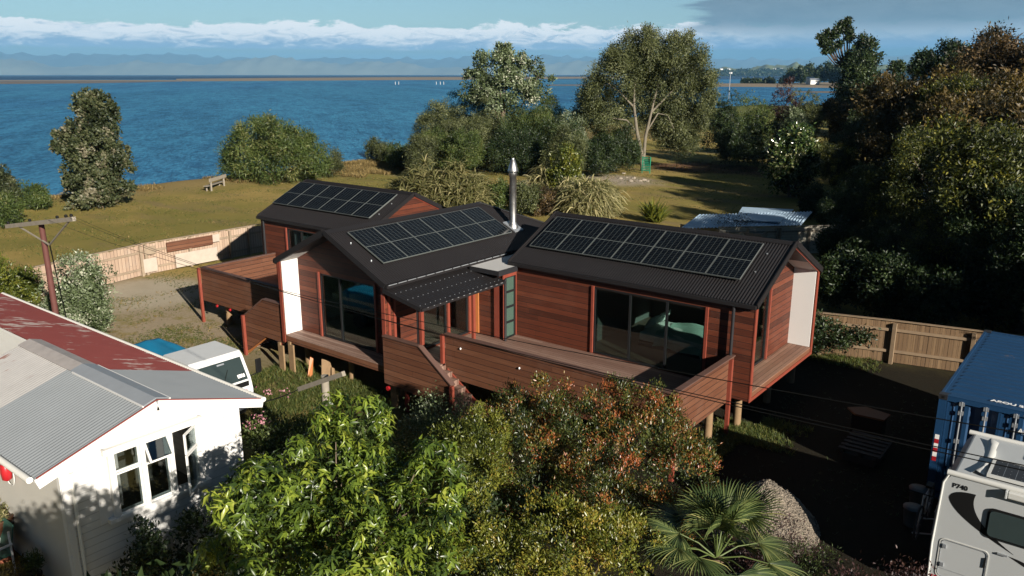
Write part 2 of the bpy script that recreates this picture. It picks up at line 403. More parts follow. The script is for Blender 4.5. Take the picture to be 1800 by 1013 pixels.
# numpy leaf meshes
def np_mesh(name, V, Fc, tint):
    me = bpy.data.meshes.new(name); nv = len(V); nf = len(Fc); k = Fc.shape[1]
    me.vertices.add(nv); me.vertices.foreach_set('co', V.astype(np.float32).ravel())
    me.loops.add(nf*k); me.loops.foreach_set('vertex_index', Fc.astype(np.int32).ravel())
    me.polygons.add(nf); me.polygons.foreach_set('loop_start', np.arange(0, nf*k, k, dtype=np.int32))
    me.polygons.foreach_set('loop_total', np.full(nf, k, dtype=np.int32))
    a = me.attributes.new('tint', 'FLOAT', 'POINT'); a.data.foreach_set('value', np.clip(tint, 0, 1).astype(np.float32))
    me.update(calc_edges=True); me.validate(); return me
def nrm(a): return a/np.maximum(np.linalg.norm(a, axis=1, keepdims=True), 1e-9)
def leaf_geo(P, D, N, L, W, tint, kind='fold'):
    n = len(P); L = (np.zeros(n)+L)[:, None]; W = (np.zeros(n)+W)[:, None]
    D = nrm(D); Sd = nrm(np.cross(N, D)); N2 = np.cross(D, Sd)
    if kind == 'fold':
        V = np.stack([P, P+.45*L*D+.5*W*Sd+.16*W*N2, P+L*D, P+.45*L*D-.5*W*Sd+.16*W*N2], 1)
        base = np.arange(n)[:, None, None]*4; Fc = (base+np.array([[0, 1, 2], [0, 2, 3]])[None]).reshape(-1, 3); k = 4
    else:
        V = np.stack([P, P+.42*L*D+.5*W*Sd+.05*L*N2, P+.42*L*D-.02*L*N2, P+.42*L*D-.5*W*Sd+.05*L*N2, P+.95*L*D-.30*L*N2], 1)
        base = np.arange(n)[:, None, None]*5; Fc = (base+np.array([[0, 1, 2], [0, 2, 3], [1, 4, 2], [2, 4, 3]])[None]).reshape(-1, 3); k = 5
    return V.reshape(-1, 3), Fc, np.repeat(tint, k)
def rdir(rng, n):
    return nrm(rng.normal(size=(n, 3)))
def crown_geo(blobs, rng, nsub=14, ncl=320, nleaf=11, leaf=(.18, .08), sub=.42, cs=.11, inner=.12, kind='fold', droop=0.0, up=.25, zmin=.03, tint=(.28, .30, .28), open_=0.0, rosette=False):
    """blobs: ellipsoids (x,y,z,rx,ry,rz). Leaves grow in clusters on sub-lobes."""
    Ps, Ds, Ns, Ts = [], [], [], []
    area = [(b[3]*b[5])**.9 for b in blobs]; A = max(area)
    subs = []
    for b, ar in zip(blobs, area):
        c = np.array(b[:3]); r = np.array(b[3:6]); k = ar/A; rm = r.mean()
        ns = max(4, int(nsub*k**.5)); nc = int(ncl*k/ns)+2
        sd = rdir(rng, ns); sd[:, 2] = np.where(sd[:, 2] < -.5, -sd[:, 2]*.6, sd[:, 2]); sd = nrm(sd)
        for dv in sd:
            if rng.random() < open_: continue
            fo = rng.uniform(.48, 1.06); sc_ = c+r*dv*fo; sr = rm*sub*rng.uniform(.55, 1.25)*(1.38-.62*fo); subs.append((sc_, sr))
            q = rdir(rng, nc); q = q[(q@dv) > -.45]
            p = sc_+q*sr*rng.uniform(.72, 1.1, (len(q), 1))
            ts = rng.normal(0, tint[1]*.5); tc_ = rng.normal(0, tint[1]*.5, len(p))
            m_ = len(p)*nleaf; pp = np.repeat(p, nleaf, 0)+rng.normal(0, cs*(1 if not rosette else .25), (m_, 3))
            out = nrm(np.repeat(q, nleaf, 0)*.8+dv*.5)
            if rosette:
                ang = np.tile(np.arange(nleaf)*2*np.pi/nleaf, len(p))+np.repeat(rng.uniform(0, 6.28, len(p)), nleaf)
                ax = nrm(np.repeat(q, nleaf, 0)*.7+[0, 0, .7]); t1 = nrm(np.cross(ax, rdir(rng, m_)*.001+[.3, .9, .1])); t2 = np.cross(ax, t1)
                dd = nrm(t1*np.cos(ang)[:, None]+t2*np.sin(ang)[:, None]+ax*rng.uniform(-.3, .9, (m_, 1))+[0, 0, -.45]+rng.normal(0, .25, (m_, 3))); nn_ = ax+rng.normal(0, .15, (m_, 3))
            else:
                dd = nrm(out*.5+rdir(rng, m_)*.9+[0, 0, up-droop]); nn_ = out+rdir(rng, m_)*.7
            Ps.append(pp); Ds.append(dd); Ns.append(nn_)
            Ts.append(tint[0]+ts+np.repeat(tc_, nleaf)+rng.random(m_)*tint[2])
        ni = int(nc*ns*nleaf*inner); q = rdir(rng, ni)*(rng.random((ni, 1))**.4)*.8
        Ps.append(c+q*r); Ds.append(rdir(rng, ni)); Ns.append(rdir(rng, ni)); Ts.append(rng.random(ni)*.25)  # inner leaves get the darkest tints, crown shade painted into them
    P = np.concatenate(Ps); D = np.concatenate(Ds); N = np.concatenate(Ns); Tt = np.concatenate(Ts)
    ok = P[:, 2] > zmin; P, D, N, Tt = P[ok], D[ok], N[ok], Tt[ok]
    n = len(P); L = leaf[0]*rng.uniform(.65, 1.35, n); W = leaf[1]*rng.uniform(.65, 1.35, n)
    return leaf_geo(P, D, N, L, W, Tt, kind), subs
def trunk_mb(base, top, r, subs, rng, nl=8, split=.45, sides=7, lr=.4):
    mb = MB(); b = Vector(base); t = Vector(top); pts = []
    for i in range(7):
        k = i/6; j = .06*(t-b).length*(1 if 0 < i < 6 else 0)
        pts.append(b.lerp(t, k)+Vector((rng.normal(0, j*.5), rng.normal(0, j*.5), 0)))
    mb.tube(pts, [r*(1.35 if i == 0 else 1-.10*i) for i in range(7)], sides)
    if len(subs):
        idx = rng.permutation(len(subs))[:nl]
        for i in idx:
            e = Vector(subs[i][0]); s0 = pts[min(6, int(split*6)+int(rng.integers(0, 3)))]
            md = s0.lerp(e, .5)+Vector((rng.normal(0, .1), rng.normal(0, .1), .12*(e-s0).length*rng.uniform(-.5, 1)))
            mb.tube([s0, s0.lerp(md, .5)+Vector((0, 0, .03)), md, e], [r*lr*1.1, r*lr*.8, r*lr*.55, r*lr*.2], 5)
    return mb
def tree(name, label, cat, loc, blobs, leafm, seed, trunk=None, barkm=None, group=None, rz=0, extra=None, **kw):
    rng = np.random.default_rng(seed)
    (V, Fc, tt), subs = crown_geo(blobs, rng, **kw)
    me = np_mesh('crown', V, Fc, tt)
    t = thing(name, label, cat, loc, rz, group)
    o = link(me, 'foliage' if trunk is None else 'crown', LM[leafm], t, local=True)
    if trunk:
        trunk_mb(trunk[0], trunk[1], trunk[2], subs, rng, *trunk[3:]).build('trunk', barkm or bark, t, local=True)
    return t
def copy_tree(o, parent=None):
    c = o.copy(); COL.objects.link(c); c.parent = parent
    for ch in list(o.children): copy_tree(ch, c)
    return c
# picture geometry -> places on the ground (used only to lay the place out at true distances)
fwv = Vector((-math.sin(PHI)*math.cos(TH), math.cos(PHI)*math.cos(TH), -math.sin(TH)))
rv = Vector((math.cos(PHI), math.sin(PHI), 0)); uv = rv.cross(fwv)
def ray(px, py): return (fwv*F+rv*(px-CX)-uv*(py-CY)).normalized()
def G(px, py, z=0.0):
    d = ray(px, py); k = (z-CZ)/d.z; return Vector((d.x*k, d.y*k, z))
def TB(l, r, t, D, b=None):
    """ground point under picture column (l+r)/2 at ground distance D; height, width in metres there"""
    c = (l+r)/2; d = ray(c, t); h = math.hypot(d.x, d.y); p = Vector((d.x/h*D, d.y/h*D, 0))
    H = CZ+d.z/h*D; dep = (Vector((p.x, p.y, H*.5))-Vector((0, 0, CZ))).dot(fwv); return p, H, (r-l)*dep/F
# ------------------------------------------------------------------ ground, sea, hills
shore = [(-3000, -76), (0, -76), (26, -76), (38, -78), (64, -77), (71, -80.6), (85, -86), (159, -103), (266, -115), (274, -95), (290, -88), (323, -93), (420, -85), (560, -60), (700, -20), (760, 40), (900, 400), (3000, 4000)]
def xs(y):
    for (a, p), (b, q) in zip(shore, shore[1:]):
        if a <= y <= b: return p+(q-p)*(y-a)/(b-a)
    return 4000
def gz(x, y):
    d = x-xs(y); k = min(1, max(0, d/8.0)); k = k*k*(3-2*k)
    n = .10*math.sin(x*.21+1)*math.sin(y*.17)+.05*math.sin(x*.9)*math.sin(y*.8+2)
    near = min(1, max(0, (math.hypot(x+14, y-14)-26)/12))
    dune = .45*math.exp(-((d-9.5)/3.0)**2)*(.6+.4*math.sin(y*.35))
    return -2.6+2.6*k+n*near*k+dune*near
def spaced(lo, hi, fine0, fine1, st, grow=1.18):
    a = [fine0]; 
    while a[-1] < fine1: a.append(a[-1]+st)
    s_ = st
    while a[-1] < hi: s_ *= grow; a.append(a[-1]+s_)
    s_ = st
    while a[0] > lo: s_ *= grow; a.insert(0, a[0]-s_)
    return a
gx = spaced(-140, 6000, -90, 20, 1.0); gy = spaced(-3000, 3000, 0, 120, 1.0)
vs = [(x, y, gz(x, y)) for y in gy for x in gx]; nx = len(gx)
fs = [(j*nx+i, j*nx+i+1, (j+1)*nx+i+1, (j+1)*nx+i) for j in range(len(gy)-1) for i in range(nx-1)]
m, t, b = mat('ground_soil_and_lawn')
tcn = t.node('ShaderNodeTexCoord'); o_ = tcn.outputs['Object']; x, y, z = t.sep(o_)
nA = t.noise(o_, .11, 6, .62); nB = t.noise(o_, .9, 6, .7); nC = t.noise(o_, 7, 5, .75)
def zone(cx, cy, r0, r1, sx=1, sy=1):
    dx = t.m('MULTIPLY', t.m('SUBTRACT', x, cx), 1/sx); dy = t.m('MULTIPLY', t.m('SUBTRACT', y, cy), 1/sy)
    dd = t.m('SQRT', t.m('ADD', t.m('MULTIPLY', dx, dx), t.m('MULTIPLY', dy, dy)))
    dd = t.m('ADD', dd, t.m('MULTIPLY', t.m('SUBTRACT', nB, .5), 3.0))
    return t.step(dd, r1, r0)
lawn = t.ramp(t.m('ADD', t.m('MULTIPLY', nA, .62), t.m('MULTIPLY', nC, .42)), [(.30, (.12, .115, .026)), (.47, (.21, .165, .045)), (.60, (.30, .22, .072)), (.75, (.36, .26, .11))])
greener = t.mix(t.noise(o_, .35, 4), (.15, .14, .032), (.25, .20, .06))
c = t.mix(t.step(nA, .42, .62), greener, lawn)
wear = t.noise(t.mapping(o_, (.045, .20, 1)), 1, 5, .65)
c = t.mix(t.m('MULTIPLY', t.step(wear, .52, .68), .75), c, (.20, .145, .075))
dune = t.step(x, -62, -67)
c = t.mix(t.m('MULTIPLY', dune, t.step(y, 22, 34)), c, t.mix(nC, (.13, .10, .04), (.30, .22, .09)))
sand = t.step(t.m('ADD', nB, t.m('MULTIPLY', nC, .5)), .60, .78)
yard = zone(-31, 15.5, 5, 9, 1.4, .8)
c = t.mix(t.m('MULTIPLY', yard, t.step(t.m('ADD', nB, t.m('MULTIPLY', nC, .35)), .50, .72)), c, t.mix(nC, (.24, .185, .115), (.38, .31, .215)))
c = t.mix(t.m('MULTIPLY', zone(-35.5, 17.5, 2.0, 3.6), .9), c, t.mix(nB, (.34, .29, .21), (.46, .40, .30)))
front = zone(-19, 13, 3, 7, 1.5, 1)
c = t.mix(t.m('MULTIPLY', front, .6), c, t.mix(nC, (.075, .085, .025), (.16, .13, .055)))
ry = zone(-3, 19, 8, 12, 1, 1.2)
c = t.mix(ry, c, t.mix(nC, (.012, .010, .007), (.028, .024, .015)))  # right yard shade painted into the ground as a darker base
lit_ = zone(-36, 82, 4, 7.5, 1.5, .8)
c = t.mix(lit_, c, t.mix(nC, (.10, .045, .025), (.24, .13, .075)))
c = t.mix(zone(-41, 66, 2, 5, 1.5, 1), c, t.mix(nC, (.24, .19, .14), (.42, .36, .28)))
c = t.mix(t.m('MULTIPLY', zone(-44, 62, 2.0, 3.2, 1, 2.2), .7), c, (.26, .24, .19))
far = t.step(t.m('SQRT', t.m('ADD', t.m('MULTIPLY', x, x), t.m('MULTIPLY', y, y))), 120, 200)
c = t.mix(far, c, t.mix(nA, (.08, .10, .025), (.13, .13, .04)))
c = t.mix(t.step(z, -.9, -1.4), c, (.28, .22, .14))
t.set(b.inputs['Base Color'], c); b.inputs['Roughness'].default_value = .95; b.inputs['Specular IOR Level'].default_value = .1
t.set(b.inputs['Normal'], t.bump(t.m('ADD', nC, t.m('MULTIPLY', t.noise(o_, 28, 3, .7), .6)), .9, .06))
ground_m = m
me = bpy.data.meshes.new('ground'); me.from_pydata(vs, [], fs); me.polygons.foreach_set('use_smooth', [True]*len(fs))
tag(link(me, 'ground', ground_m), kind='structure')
m, t, b = mat('sea_water')
tcn = t.node('ShaderNodeTexCoord'); o_ = tcn.outputs['Object']; x, y, z = t.sep(o_)
rot = t.mapping(o_, (1, 1, 1), rot=(0, 0, R(35)))
wv = t.noise(t.mapping(rot, (.7, 1.8, 1)), 1, 5, .6); wv2 = t.noise(t.mapping(rot, (.09, .30, 1)), 1, 4, .6)
t.n.remove(b)
streak = t.noise(t.mapping(rot, (.006, .045, 1)), 1, 5, .62); big_ = t.noise(t.mapping(rot, (.0012, .006, 1)), 1, 4, .6)
col_ = t.mix(t.step(streak, .34, .66), (.018, .108, .240), (.036, .180, .345)); col_ = t.mix(t.m('MULTIPLY', t.step(big_, .45, .65), .5), col_, (.036, .185, .310))
dist_ = t.m('SQRT', t.m('ADD', t.m('MULTIPLY', x, x), t.m('MULTIPLY', y, y)))
col_ = t.mix(t.step(dist_, 1500, 2600), col_, (.006, .030, .085))
rip = t.step(t.m('MULTIPLY_ADD', wv, .6, t.m('MULTIPLY', wv2, .4)), .38, .62); col_ = t.mix(1, col_, t.mix(rip, (.50, .58, .66), (1.45, 1.34, 1.24)), 'MULTIPLY')  # wave highlights and dark troughs painted into the water colour
nb_ = t.bump(t.m('ADD', wv, t.m('MULTIPLY', wv2, 1.2)), 1.0, .5)
df = t.node('ShaderNodeBsdfDiffuse'); t.set(df.inputs[0], col_); t.set(df.inputs['Normal'], nb_)
gs = t.node('ShaderNodeBsdfGlossy'); t.set(gs.inputs[0], (1, 1, 1)); gs.inputs['Roughness'].default_value = .18; t.set(gs.inputs['Normal'], nb_)
fr_ = t.node('ShaderNodeFresnel'); fr_.inputs[0].default_value = 1.33; t.set(fr_.inputs['Normal'], nb_)
ms = t.node('ShaderNodeMixShader'); t.set(ms.inputs[0], t.m('MULTIPLY', fr_.outputs[0], .26)); t.l.new(df.outputs[0], ms.inputs[1]); t.l.new(gs.outputs[0], ms.inputs[2]); t.l.new(ms.outputs[0], t.n['Material Output'].inputs[0])
sea = MB(); ring = [(-60000, -60000), (60000, -60000), (60000, 60000), (-60000, 60000)]
sea.add([(x, y, -1.5) for x, y in ring], [(0, 1, 2, 3)])
tag(sea.build('sea', m), kind='structure')
sandm = plain('tidal_sand', (.20, .155, .10), .9, var=.25, scale=.02)
sandd = plain('wet_mudflat', (.14, .115, .09), .7, var=.3, scale=.02)
def spit(name, pts_far, pts_near, h, m, label=None):
    mb = MB(); n = len(pts_far); v = []
    for f_, n_ in zip(pts_far, pts_near):
        f_ = Vector(f_); n_ = Vector(n_); mid_ = (f_+n_)/2
        v += [(f_.x, f_.y, -1.6), (mid_.x*.5+f_.x*.5, mid_.y*.5+f_.y*.5, -1.5+h), (mid_.x*.5+n_.x*.5, mid_.y*.5+n_.y*.5, -1.5+h*.8), (n_.x, n_.y, -1.6)]
    mb.add(v, [(4*i+k, 4*i+4+k, 4*i+5+k, 4*i+1+k) for i in range(n-1) for k in range(3)], 0, True)
    return tag(mb.build(name, m), kind='structure')
def edge(pts): return [G(px, py, -1.5) for px, py in pts]
spit('sand_spit', edge([(310, 140.8), (330, 140.2), (500, 138.2), (700, 136.6), (800, 136.2), (1040, 136.0), (1130, 136.2)]), edge([(310, 142.2), (330, 143.2), (500, 142.2), (700, 141.0), (800, 140.8), (1040, 138.2), (1130, 137.4)]), 2.6, sandm)
spit('mudflat', edge([(-200, 142.6), (0, 142.8), (150, 142.6), (320, 143.0)]), edge([(-200, 149), (0, 148.4), (150, 147.2), (320, 143.8)]), .35, sandd)
spit('mudflat', edge([(-200, 141.2), (0, 141.4), (310, 141.4)]), edge([(-200, 142.6), (0, 142.6), (310, 142.6)]), .9, sandm)
spit('mudflat', edge([(960, 149.0), (1030, 148.8), (1240, 148.6)]), edge([(960, 151), (1030, 151.2), (1240, 151.6)]), .4, sandd)
spit('sand_bank', edge([(1230, 149.0), (1320, 148.2), (1400, 147), (1500, 144), (1700, 141)]), edge([(1230, 152.4), (1320, 153.0), (1400, 154), (1500, 155.5), (1700, 157)]), 1.6, sandm)
spit('mudflat', edge([(1395, 161.6), (1440, 161), (1500, 160)]), edge([(1395, 162.6), (1440, 163.6), (1500, 165)]), .4, sandd)
# hills
def hills(name, az0, az1, dist, depth, hf, m, seed, n=180, z0=-2):
    rng = np.random.default_rng(seed); ph = rng.uniform(0, 6.28, 12); mb = MB(); v = []
    rows = 7
    for i in range(n+1):
        a = az0+(az1-az0)*i/n; hh = hf(a, ph)
        for j in range(rows):
            k = j/(rows-1); dd = dist+depth*k
            hz = hh*(math.sin(k*math.pi/2)**.8)*(1+.18*math.sin(a*3.1+j*2.2+ph[0])*math.sin(a*7.7+ph[1]+j)*(1 if j < rows-1 else 0)) if j else 0
            px = 900+math.tan(R(a))*1458; d_ = ray(px, 131); q = math.hypot(d_.x, d_.y)
            v.append((d_.x/q*dd, d_.y/q*dd, z0+hz))
    mb.add(v, [(i*rows+j, (i+1)*rows+j, (i+1)*rows+j+1, i*rows+j+1) for i in range(n) for j in range(rows-1)], 0, True)
    return tag(mb.build(name, m), kind='structure')
def mh(a, ph): return 440+40*math.sin(a*.21+1.0)+30*math.sin(a*.55+ph[1])+16*math.sin(a*1.3+ph[2])+5*math.sin(a*3+ph[3])
def mh2(a, ph): return 250+60*math.sin(a*.3+ph[1])+50*math.sin(a*.8+ph[2])+18*math.sin(a*2.2+ph[3])
mtn = plain('mountain_bush_haze', (.085, .115, .12), .95, var=.55, scale=.0012)  # both hill covers lightened, distance haze painted into their colour
mtn2 = plain('foothill_cover', (.15, .16, .12), .95, var=.5, scale=.0016)
hills('mountain_range', -38, 38, 19000, 4000, mh, mtn, 3)
hills('foothills', -38, 9, 16500, 1800, mh2, mtn2, 8)
def fh(a, ph):
    k = min(1, max(0, (a-12.6)/1.2)); return k*(62+16*math.sin(a*1.1+.5)+9*math.sin(a*2.9+ph[2])+5*math.sin(a*7+ph[3]))
farm = plain('far_farmland', (.10, .12, .045), .95, var=.45, scale=.006)
hills('far_hills', 12.4, 34, 5200, 900, fh, farm, 5, 160)
# ================================================================== TIMBER HOUSE
H = thing('timber_house', 'red timber house on piles with three dark gabled wings carrying solar panels', 'house', (-16, 20, 0))
ZB, ZE, ZA = 1.02, 3.83, 5.13
SL = (ZA-3.86)/2.67
def hpart(mb, name, m, parent=None, **k): return mb.build(name, m, parent or H, **k)
def slab(mb, pts, th, mi=0):
    """roof plane polygon thickened downwards"""
    return mb.prism([Vector(p) for p in pts], (0, 0, -th), mi)
def window(parent_wall, ax, c, a0, a1, z0, z1, name='window', bars=(), gm=None, fm=None, fw=.05, dpt=.07, hbars=(), outs=1):
    """frame + pane; ax 'x': plane x=c spanning y a0..a1; ax 'y': plane y=c spanning x"""
    mb = MB()
    def bx(p, q, r, s):
        if ax == 'x': mb.box(c-dpt/2, c+dpt/2, p, q, r, s)
        else: mb.box(p, q, c-dpt/2, c+dpt/2, r, s)
    bx(a0, a1, z0, z0+fw); bx(a0, a1, z1-fw, z1); bx(a0, a0+fw, z0+fw, z1-fw); bx(a1-fw, a1, z0+fw, z1-fw)
    for q in bars: bx(q-fw*.7, q+fw*.7, z0+fw, z1-fw)
    edges = [a0+fw]+[e for q in bars for e in (q-fw*.7, q+fw*.7)]+[a1-fw]
    for q in hbars:
        for i in range(0, len(edges), 2): bx(edges[i], edges[i+1], q-fw*.8, q+fw*.8)
    f = hpart(mb, name, fm or blackframe, parent_wall)
    pb = MB()
    if ax == 'x': pb.box(c-.006, c+.006, a0+fw*.5, a1-fw*.5, z0+fw*.5, z1-fw*.5)
    else: pb.box(a0+fw*.5, a1-fw*.5, c-.006, c+.006, z0+fw*.5, z1-fw*.5)
    hpart(pb, 'pane', gm or glass_t, f)
    return f
# ---------------- walls of the right wing (runs along x, open gable to +x)
X0, X1, Y0, Y1 = -15.92, -7.65, 20.28, 25.42; RC = -8.38      # recessed end wall plane
W_ = MB()
wall_y(W_, Y0, .12, X0, RC, ZB, ZE-.02, [(-12.76, -9.06, 1.35, 3.50)])
W_.box(RC, X1, Y0, Y0+.12, ZB, ZE-.02)
wall_y(W_, Y1-.12, .12, X0, RC, ZB, ZE-.02); W_.box(RC, X1, Y1-.12, Y1, ZB, ZE-.02)
yc = 22.87
wall_x(W_, RC-.10, .10, Y0+.12, Y1-.12, ZB, 3.60, [(21.75, 23.25, 1.27, 3.50)])
W_.prism([(RC-.10, Y0+.12, 3.60), (RC-.10, Y1-.12, 3.60), (RC-.10, Y1-.12, 3.86), (RC-.10, yc, 5.02), (RC-.10, Y0+.12, 3.86)], (.10, 0, 0))
W_.box(X0, X0+.1, Y0+.12, Y1-.12, ZB, ZE-.05)
# ---------------- centre wing (runs along y, open gable to -y)
CX0, CX1, CY0 = -22.2, -17.08, 15.58; RY = 16.26; cxm = -19.66
wall_x(W_, CX1-.12, .12, CY0, 19.6, ZB, ZE-.02, [(17.15, 18.25, 1.38, 3.35), (18.36, 19.30, 1.38, 3.35)])
wall_x(W_, CX1-.12, .12, 19.6, 25.4, ZB, ZE-.02)
wall_x(W_, CX0, .12, CY0, 25.4, ZB, ZE-.02, [(17.2, 19.6, 1.38, 3.4)])
wall_y(W_, RY, .10, CX0+.12, CX1-.12, ZB, 3.60, [(-20.92, -18.26, 1.27, 3.46)])
W_.prism([(CX0+.12, RY, 3.60), (CX1-.12, RY, 3.60), (CX1-.12, RY, 3.86), (cxm, RY, 5.02), (CX0+.12, RY, 3.86)], (0, .10, 0))
wall_y(W_, 25.3, .1, CX0+.12, CX1-.12, ZB, ZE-.02)
# ---------------- left wing
LX0, LX1 = -30.05, -23.3; LY0, LY1, lyc = 20.4, 25.7, 23.05
wall_y(W_, LY0, .12, LX0, LX1, ZB, ZE-.02, [(-28.25, -26.3, 1.38, 3.50)])
wall_y(W_, LY1-.12, .12, LX0, LX1, ZB, ZE-.02)
wall_x(W_, LX0, .12, LY0+.12, LY1-.12, ZB, ZE-.02)
W_.prism([(LX1-.12, LY0+.12, ZB), (LX1-.12, LY1-.12, ZB), (LX1-.12, LY1-.12, 3.86), (LX1-.12, lyc, 5.02), (LX1-.12, LY0+.12, 3.86)], (.12, 0, 0))
W_.box(LX1, CX0, 21.6, 21.7, ZB, 3.5)
# ---------------- entry block
wall_y(W_, 19.60, .10, CX1, -15.92, ZB, 3.48)
wall_x(W_, -15.92, .10, 19.60, Y0, ZB, 3.55, [(19.66, 20.24, 1.32, 3.42)])
walls = hpart(W_, 'wall', cedar)
# interior rooms
I = MB()
for (a, b, c_, d_) in ((X0+.13, RC-.12, Y0+.14, Y1-.14), (CX0+.14, CX1-.14, RY+.12, 25.2), (LX0+.14, LX1-.14, LY0+.14, LY1-.14)):
    I.box(a, b, c_, d_, 1.22, 1.28)
hpart(I, 'floor', plain('interior_floor', (.13, .10, .08), .5))
I = MB(); I.box(X0+.14, RC-.12, Y1-.2, Y1-.14, 1.28, 3.75); I.box(-13.45, -13.37, Y0+.14, Y1-.2, 1.28, 3.75); I.box(CX0+.14, CX1-.14, 20.5, 20.56, 1.28, 3.75)
I.box(X0+.13, RC-.12, Y0+.14, Y1-.14, 3.72, 3.76); I.box(CX0+.14, CX1-.14, RY+.12, 25.2, 3.72, 3.76); I.box(LX0+.14, LX1-.14, LY0+.14, LY1-.14, 3.72, 3.76)
I.box(LX0+.14, LX1-.14, 23.0, 23.06, 1.28, 3.7)
hpart(I, 'interior_lining', plaster)
# ---------------- white linings of the open gable boxes
B = MB()
B.box(RC, X1-.03, Y1-.15, Y1-.12, 1.27, 3.80); B.box(RC, X1-.03, Y0+.12, Y0+.15, 1.27, 3.80)
B.box(CX0+.12, CX0+.15, CY0+.03, RY, 1.27, 3.80); B.box(CX1-.15, CX1-.12, CY0+.03, RY, 1.27, 3.80)
def soffit_pts(u0, u1, axis):
    out = []
    if axis == 'x':
        for s_, ye in ((1, Y0+.12), (-1, Y1-.12)): out.append([(u0, ye, 3.80), (u1, ye, 3.80), (u1, yc, 4.99), (u0, yc, 4.99)])
    else:
        for xe in (CX0+.12, CX1-.12): out.append([(xe, u0, 3.80), (xe, u1, 3.80), (cxm, u1, 4.99), (cxm, u0, 4.99)])
    return out
for P_ in soffit_pts(RC, X1-.03, 'x')+soffit_pts(CY0+.03, RY, 'y'): B.prism([Vector(p) for p in P_], (0, 0, .03))
B.each('recess_lining', white_lin, H)
# ledges with decking on top
L_ = MB(); L_.box(RC, X1, Y0+.12, Y1-.12, ZB, 1.24); L_.box(CX0+.12, CX1-.12, CY0, RY, ZB, 1.24)
L_.each('ledge_fascia', parapet, H)
L_ = MB(); L_.box(RC, X1+.01, Y0+.15, Y1-.15, 1.24, 1.265); hpart(L_, 'ledge_decking', decky)
L_ = MB(); L_.box(CX0+.15, CX1-.15, CY0-.01, RY, 1.24, 1.265); hpart(L_, 'ledge_decking', deckx)
# red trims: corner boards and rakes
Tm = MB()
for y_ in (Y0-.01, Y1-.13): Tm.box(X1, X1+.03, y_, y_+.14, ZB-.02, ZE)
for x_ in (CX0-.01, CX1-.13): Tm.box(x_, x_+.14, CY0-.03, CY0, ZB-.02, ZE)
Tm.beam((X1+.015, Y0, 3.79), (X1+.015, yc, 5.03), .03, .13); Tm.beam((X1+.015, Y1, 3.79), (X1+.015, yc, 5.03), .03, .13)
Tm.beam((LX1+.015, LY0, 3.79), (LX1+.015, lyc, 5.03), .03, .12); Tm.beam((LX1+.015, LY1, 3.79), (LX1+.015, lyc, 5.03), .03, .12)
Tm.box(X1+.001, X1+.028, Y0+.13, Y1-.13, ZB-.02, 1.10)
for x_ in (-12.84, -9.06): Tm.box(x_, x_+.08, Y0-.05, Y0, 1.36, 3.52)
for x_ in (-21.0, -18.26): Tm.box(x_, x_+.08, RY-.05, RY, 1.27, 3.50)
for y_ in (21.67, 23.25): Tm.box(RC, RC+.05, y_, y_+.08, 1.27, 3.54)
Tm.box(-28.33, -28.25, LY0-.05, LY0, 1.38, 3.52)
for q in (CY0+.10, CY0+.32): Tm.box(CX1, CX1+.035, q, q+.09, ZB, ZE-.05)
for q in (Y0+.14, Y0-.0): pass
Tm.box(LX0-.03, LX0, LY0, LY0+.12, ZB, ZE); Tm.box(CX0-.035, CX0, CY0+.12, CY0+.2, ZB, ZE-.05)
for y_ in (17.06, 18.26, 19.30): Tm.box(CX1, CX1+.05, y_, y_+.09, 1.36, 3.4)
Tm.box(-16.14, -15.93, 19.52, 19.60, 1.36, 3.40); Tm.box(-15.82, -15.78, 19.56, Y0-.02, 3.42, 3.56); Tm.box(-15.82, -15.78, 20.24, Y0-.01, 1.3, 3.42)
Tm.box(-15.82, -15.79, 19.56, 19.65, 1.3, 3.42)
Tm.each('corner_trim', redtrim, H)
Tm = MB(); Tm.box(CX1+.001, CX1+.03, 19.40, 19.52, 1.36, 3.3); Tm.box(-17.0, -16.86, 19.56, 19.60, 1.36, 3.3)
Tm.each('door_jamb', oiled, H)
# ---------------- roofs
def roof(name, planes, ridge, extra=None):
    mb = MB()
    for P_, e0, e1, up, t0, t1, gut in planes:
        slab(mb, [(p[0], p[1], p[2]-.03) for p in P_], .10)
        corr(mb, e0, e1, up, t0, t1)
    for a, b in ridge:
        a = Vector(a); b = Vector(b); d = (b-a).normalized(); sd = Vector((d.y, -d.x, 0)).normalized()
        for s_ in (1, -1):
            drop = SL*.17
            q = [a+Vector((0, 0, .035)), b+Vector((0, 0, .035)), b+sd*.17*s_+Vector((0, 0, .03-drop)), a+sd*.17*s_+Vector((0, 0, .03-drop))]
            if abs(b.z-a.z) < .01: mb.add(q, [(0, 1, 2, 3)])
    if extra: extra(mb)
    return mb.build(name, darkroof, H)
one = lambda s: 1.0; zero = lambda s: 0.0
EA = .10
def gable_end(mb, x, ya, yb, ym, s):
    for y_ in (ya, yb): mb.beam((x, y_, 3.80), (x, ym, 5.10), .03, .17)
def ex_R(mb):
    gable_end(mb, X1+.075, Y0-EA, Y1+EA, yc, 1); gable_end(mb, X0-.13, Y0-EA, Y1+EA, yc, 1)
    mb.box(X0-.1, X1+.06, Y0-EA-.09, Y0-EA+.01, ZE-.10, ZE); mb.box(X0-.1, X1+.06, Y1+EA-.01, Y1+EA+.09, ZE-.10, ZE)
za = ZE+(yc-(Y0-EA))*SL
up = Vector((0, yc-(Y0-EA), za-ZE)); up2 = Vector((0, yc-(Y1+EA), za-ZE))
xa, xb = X0-.12, X1+.06
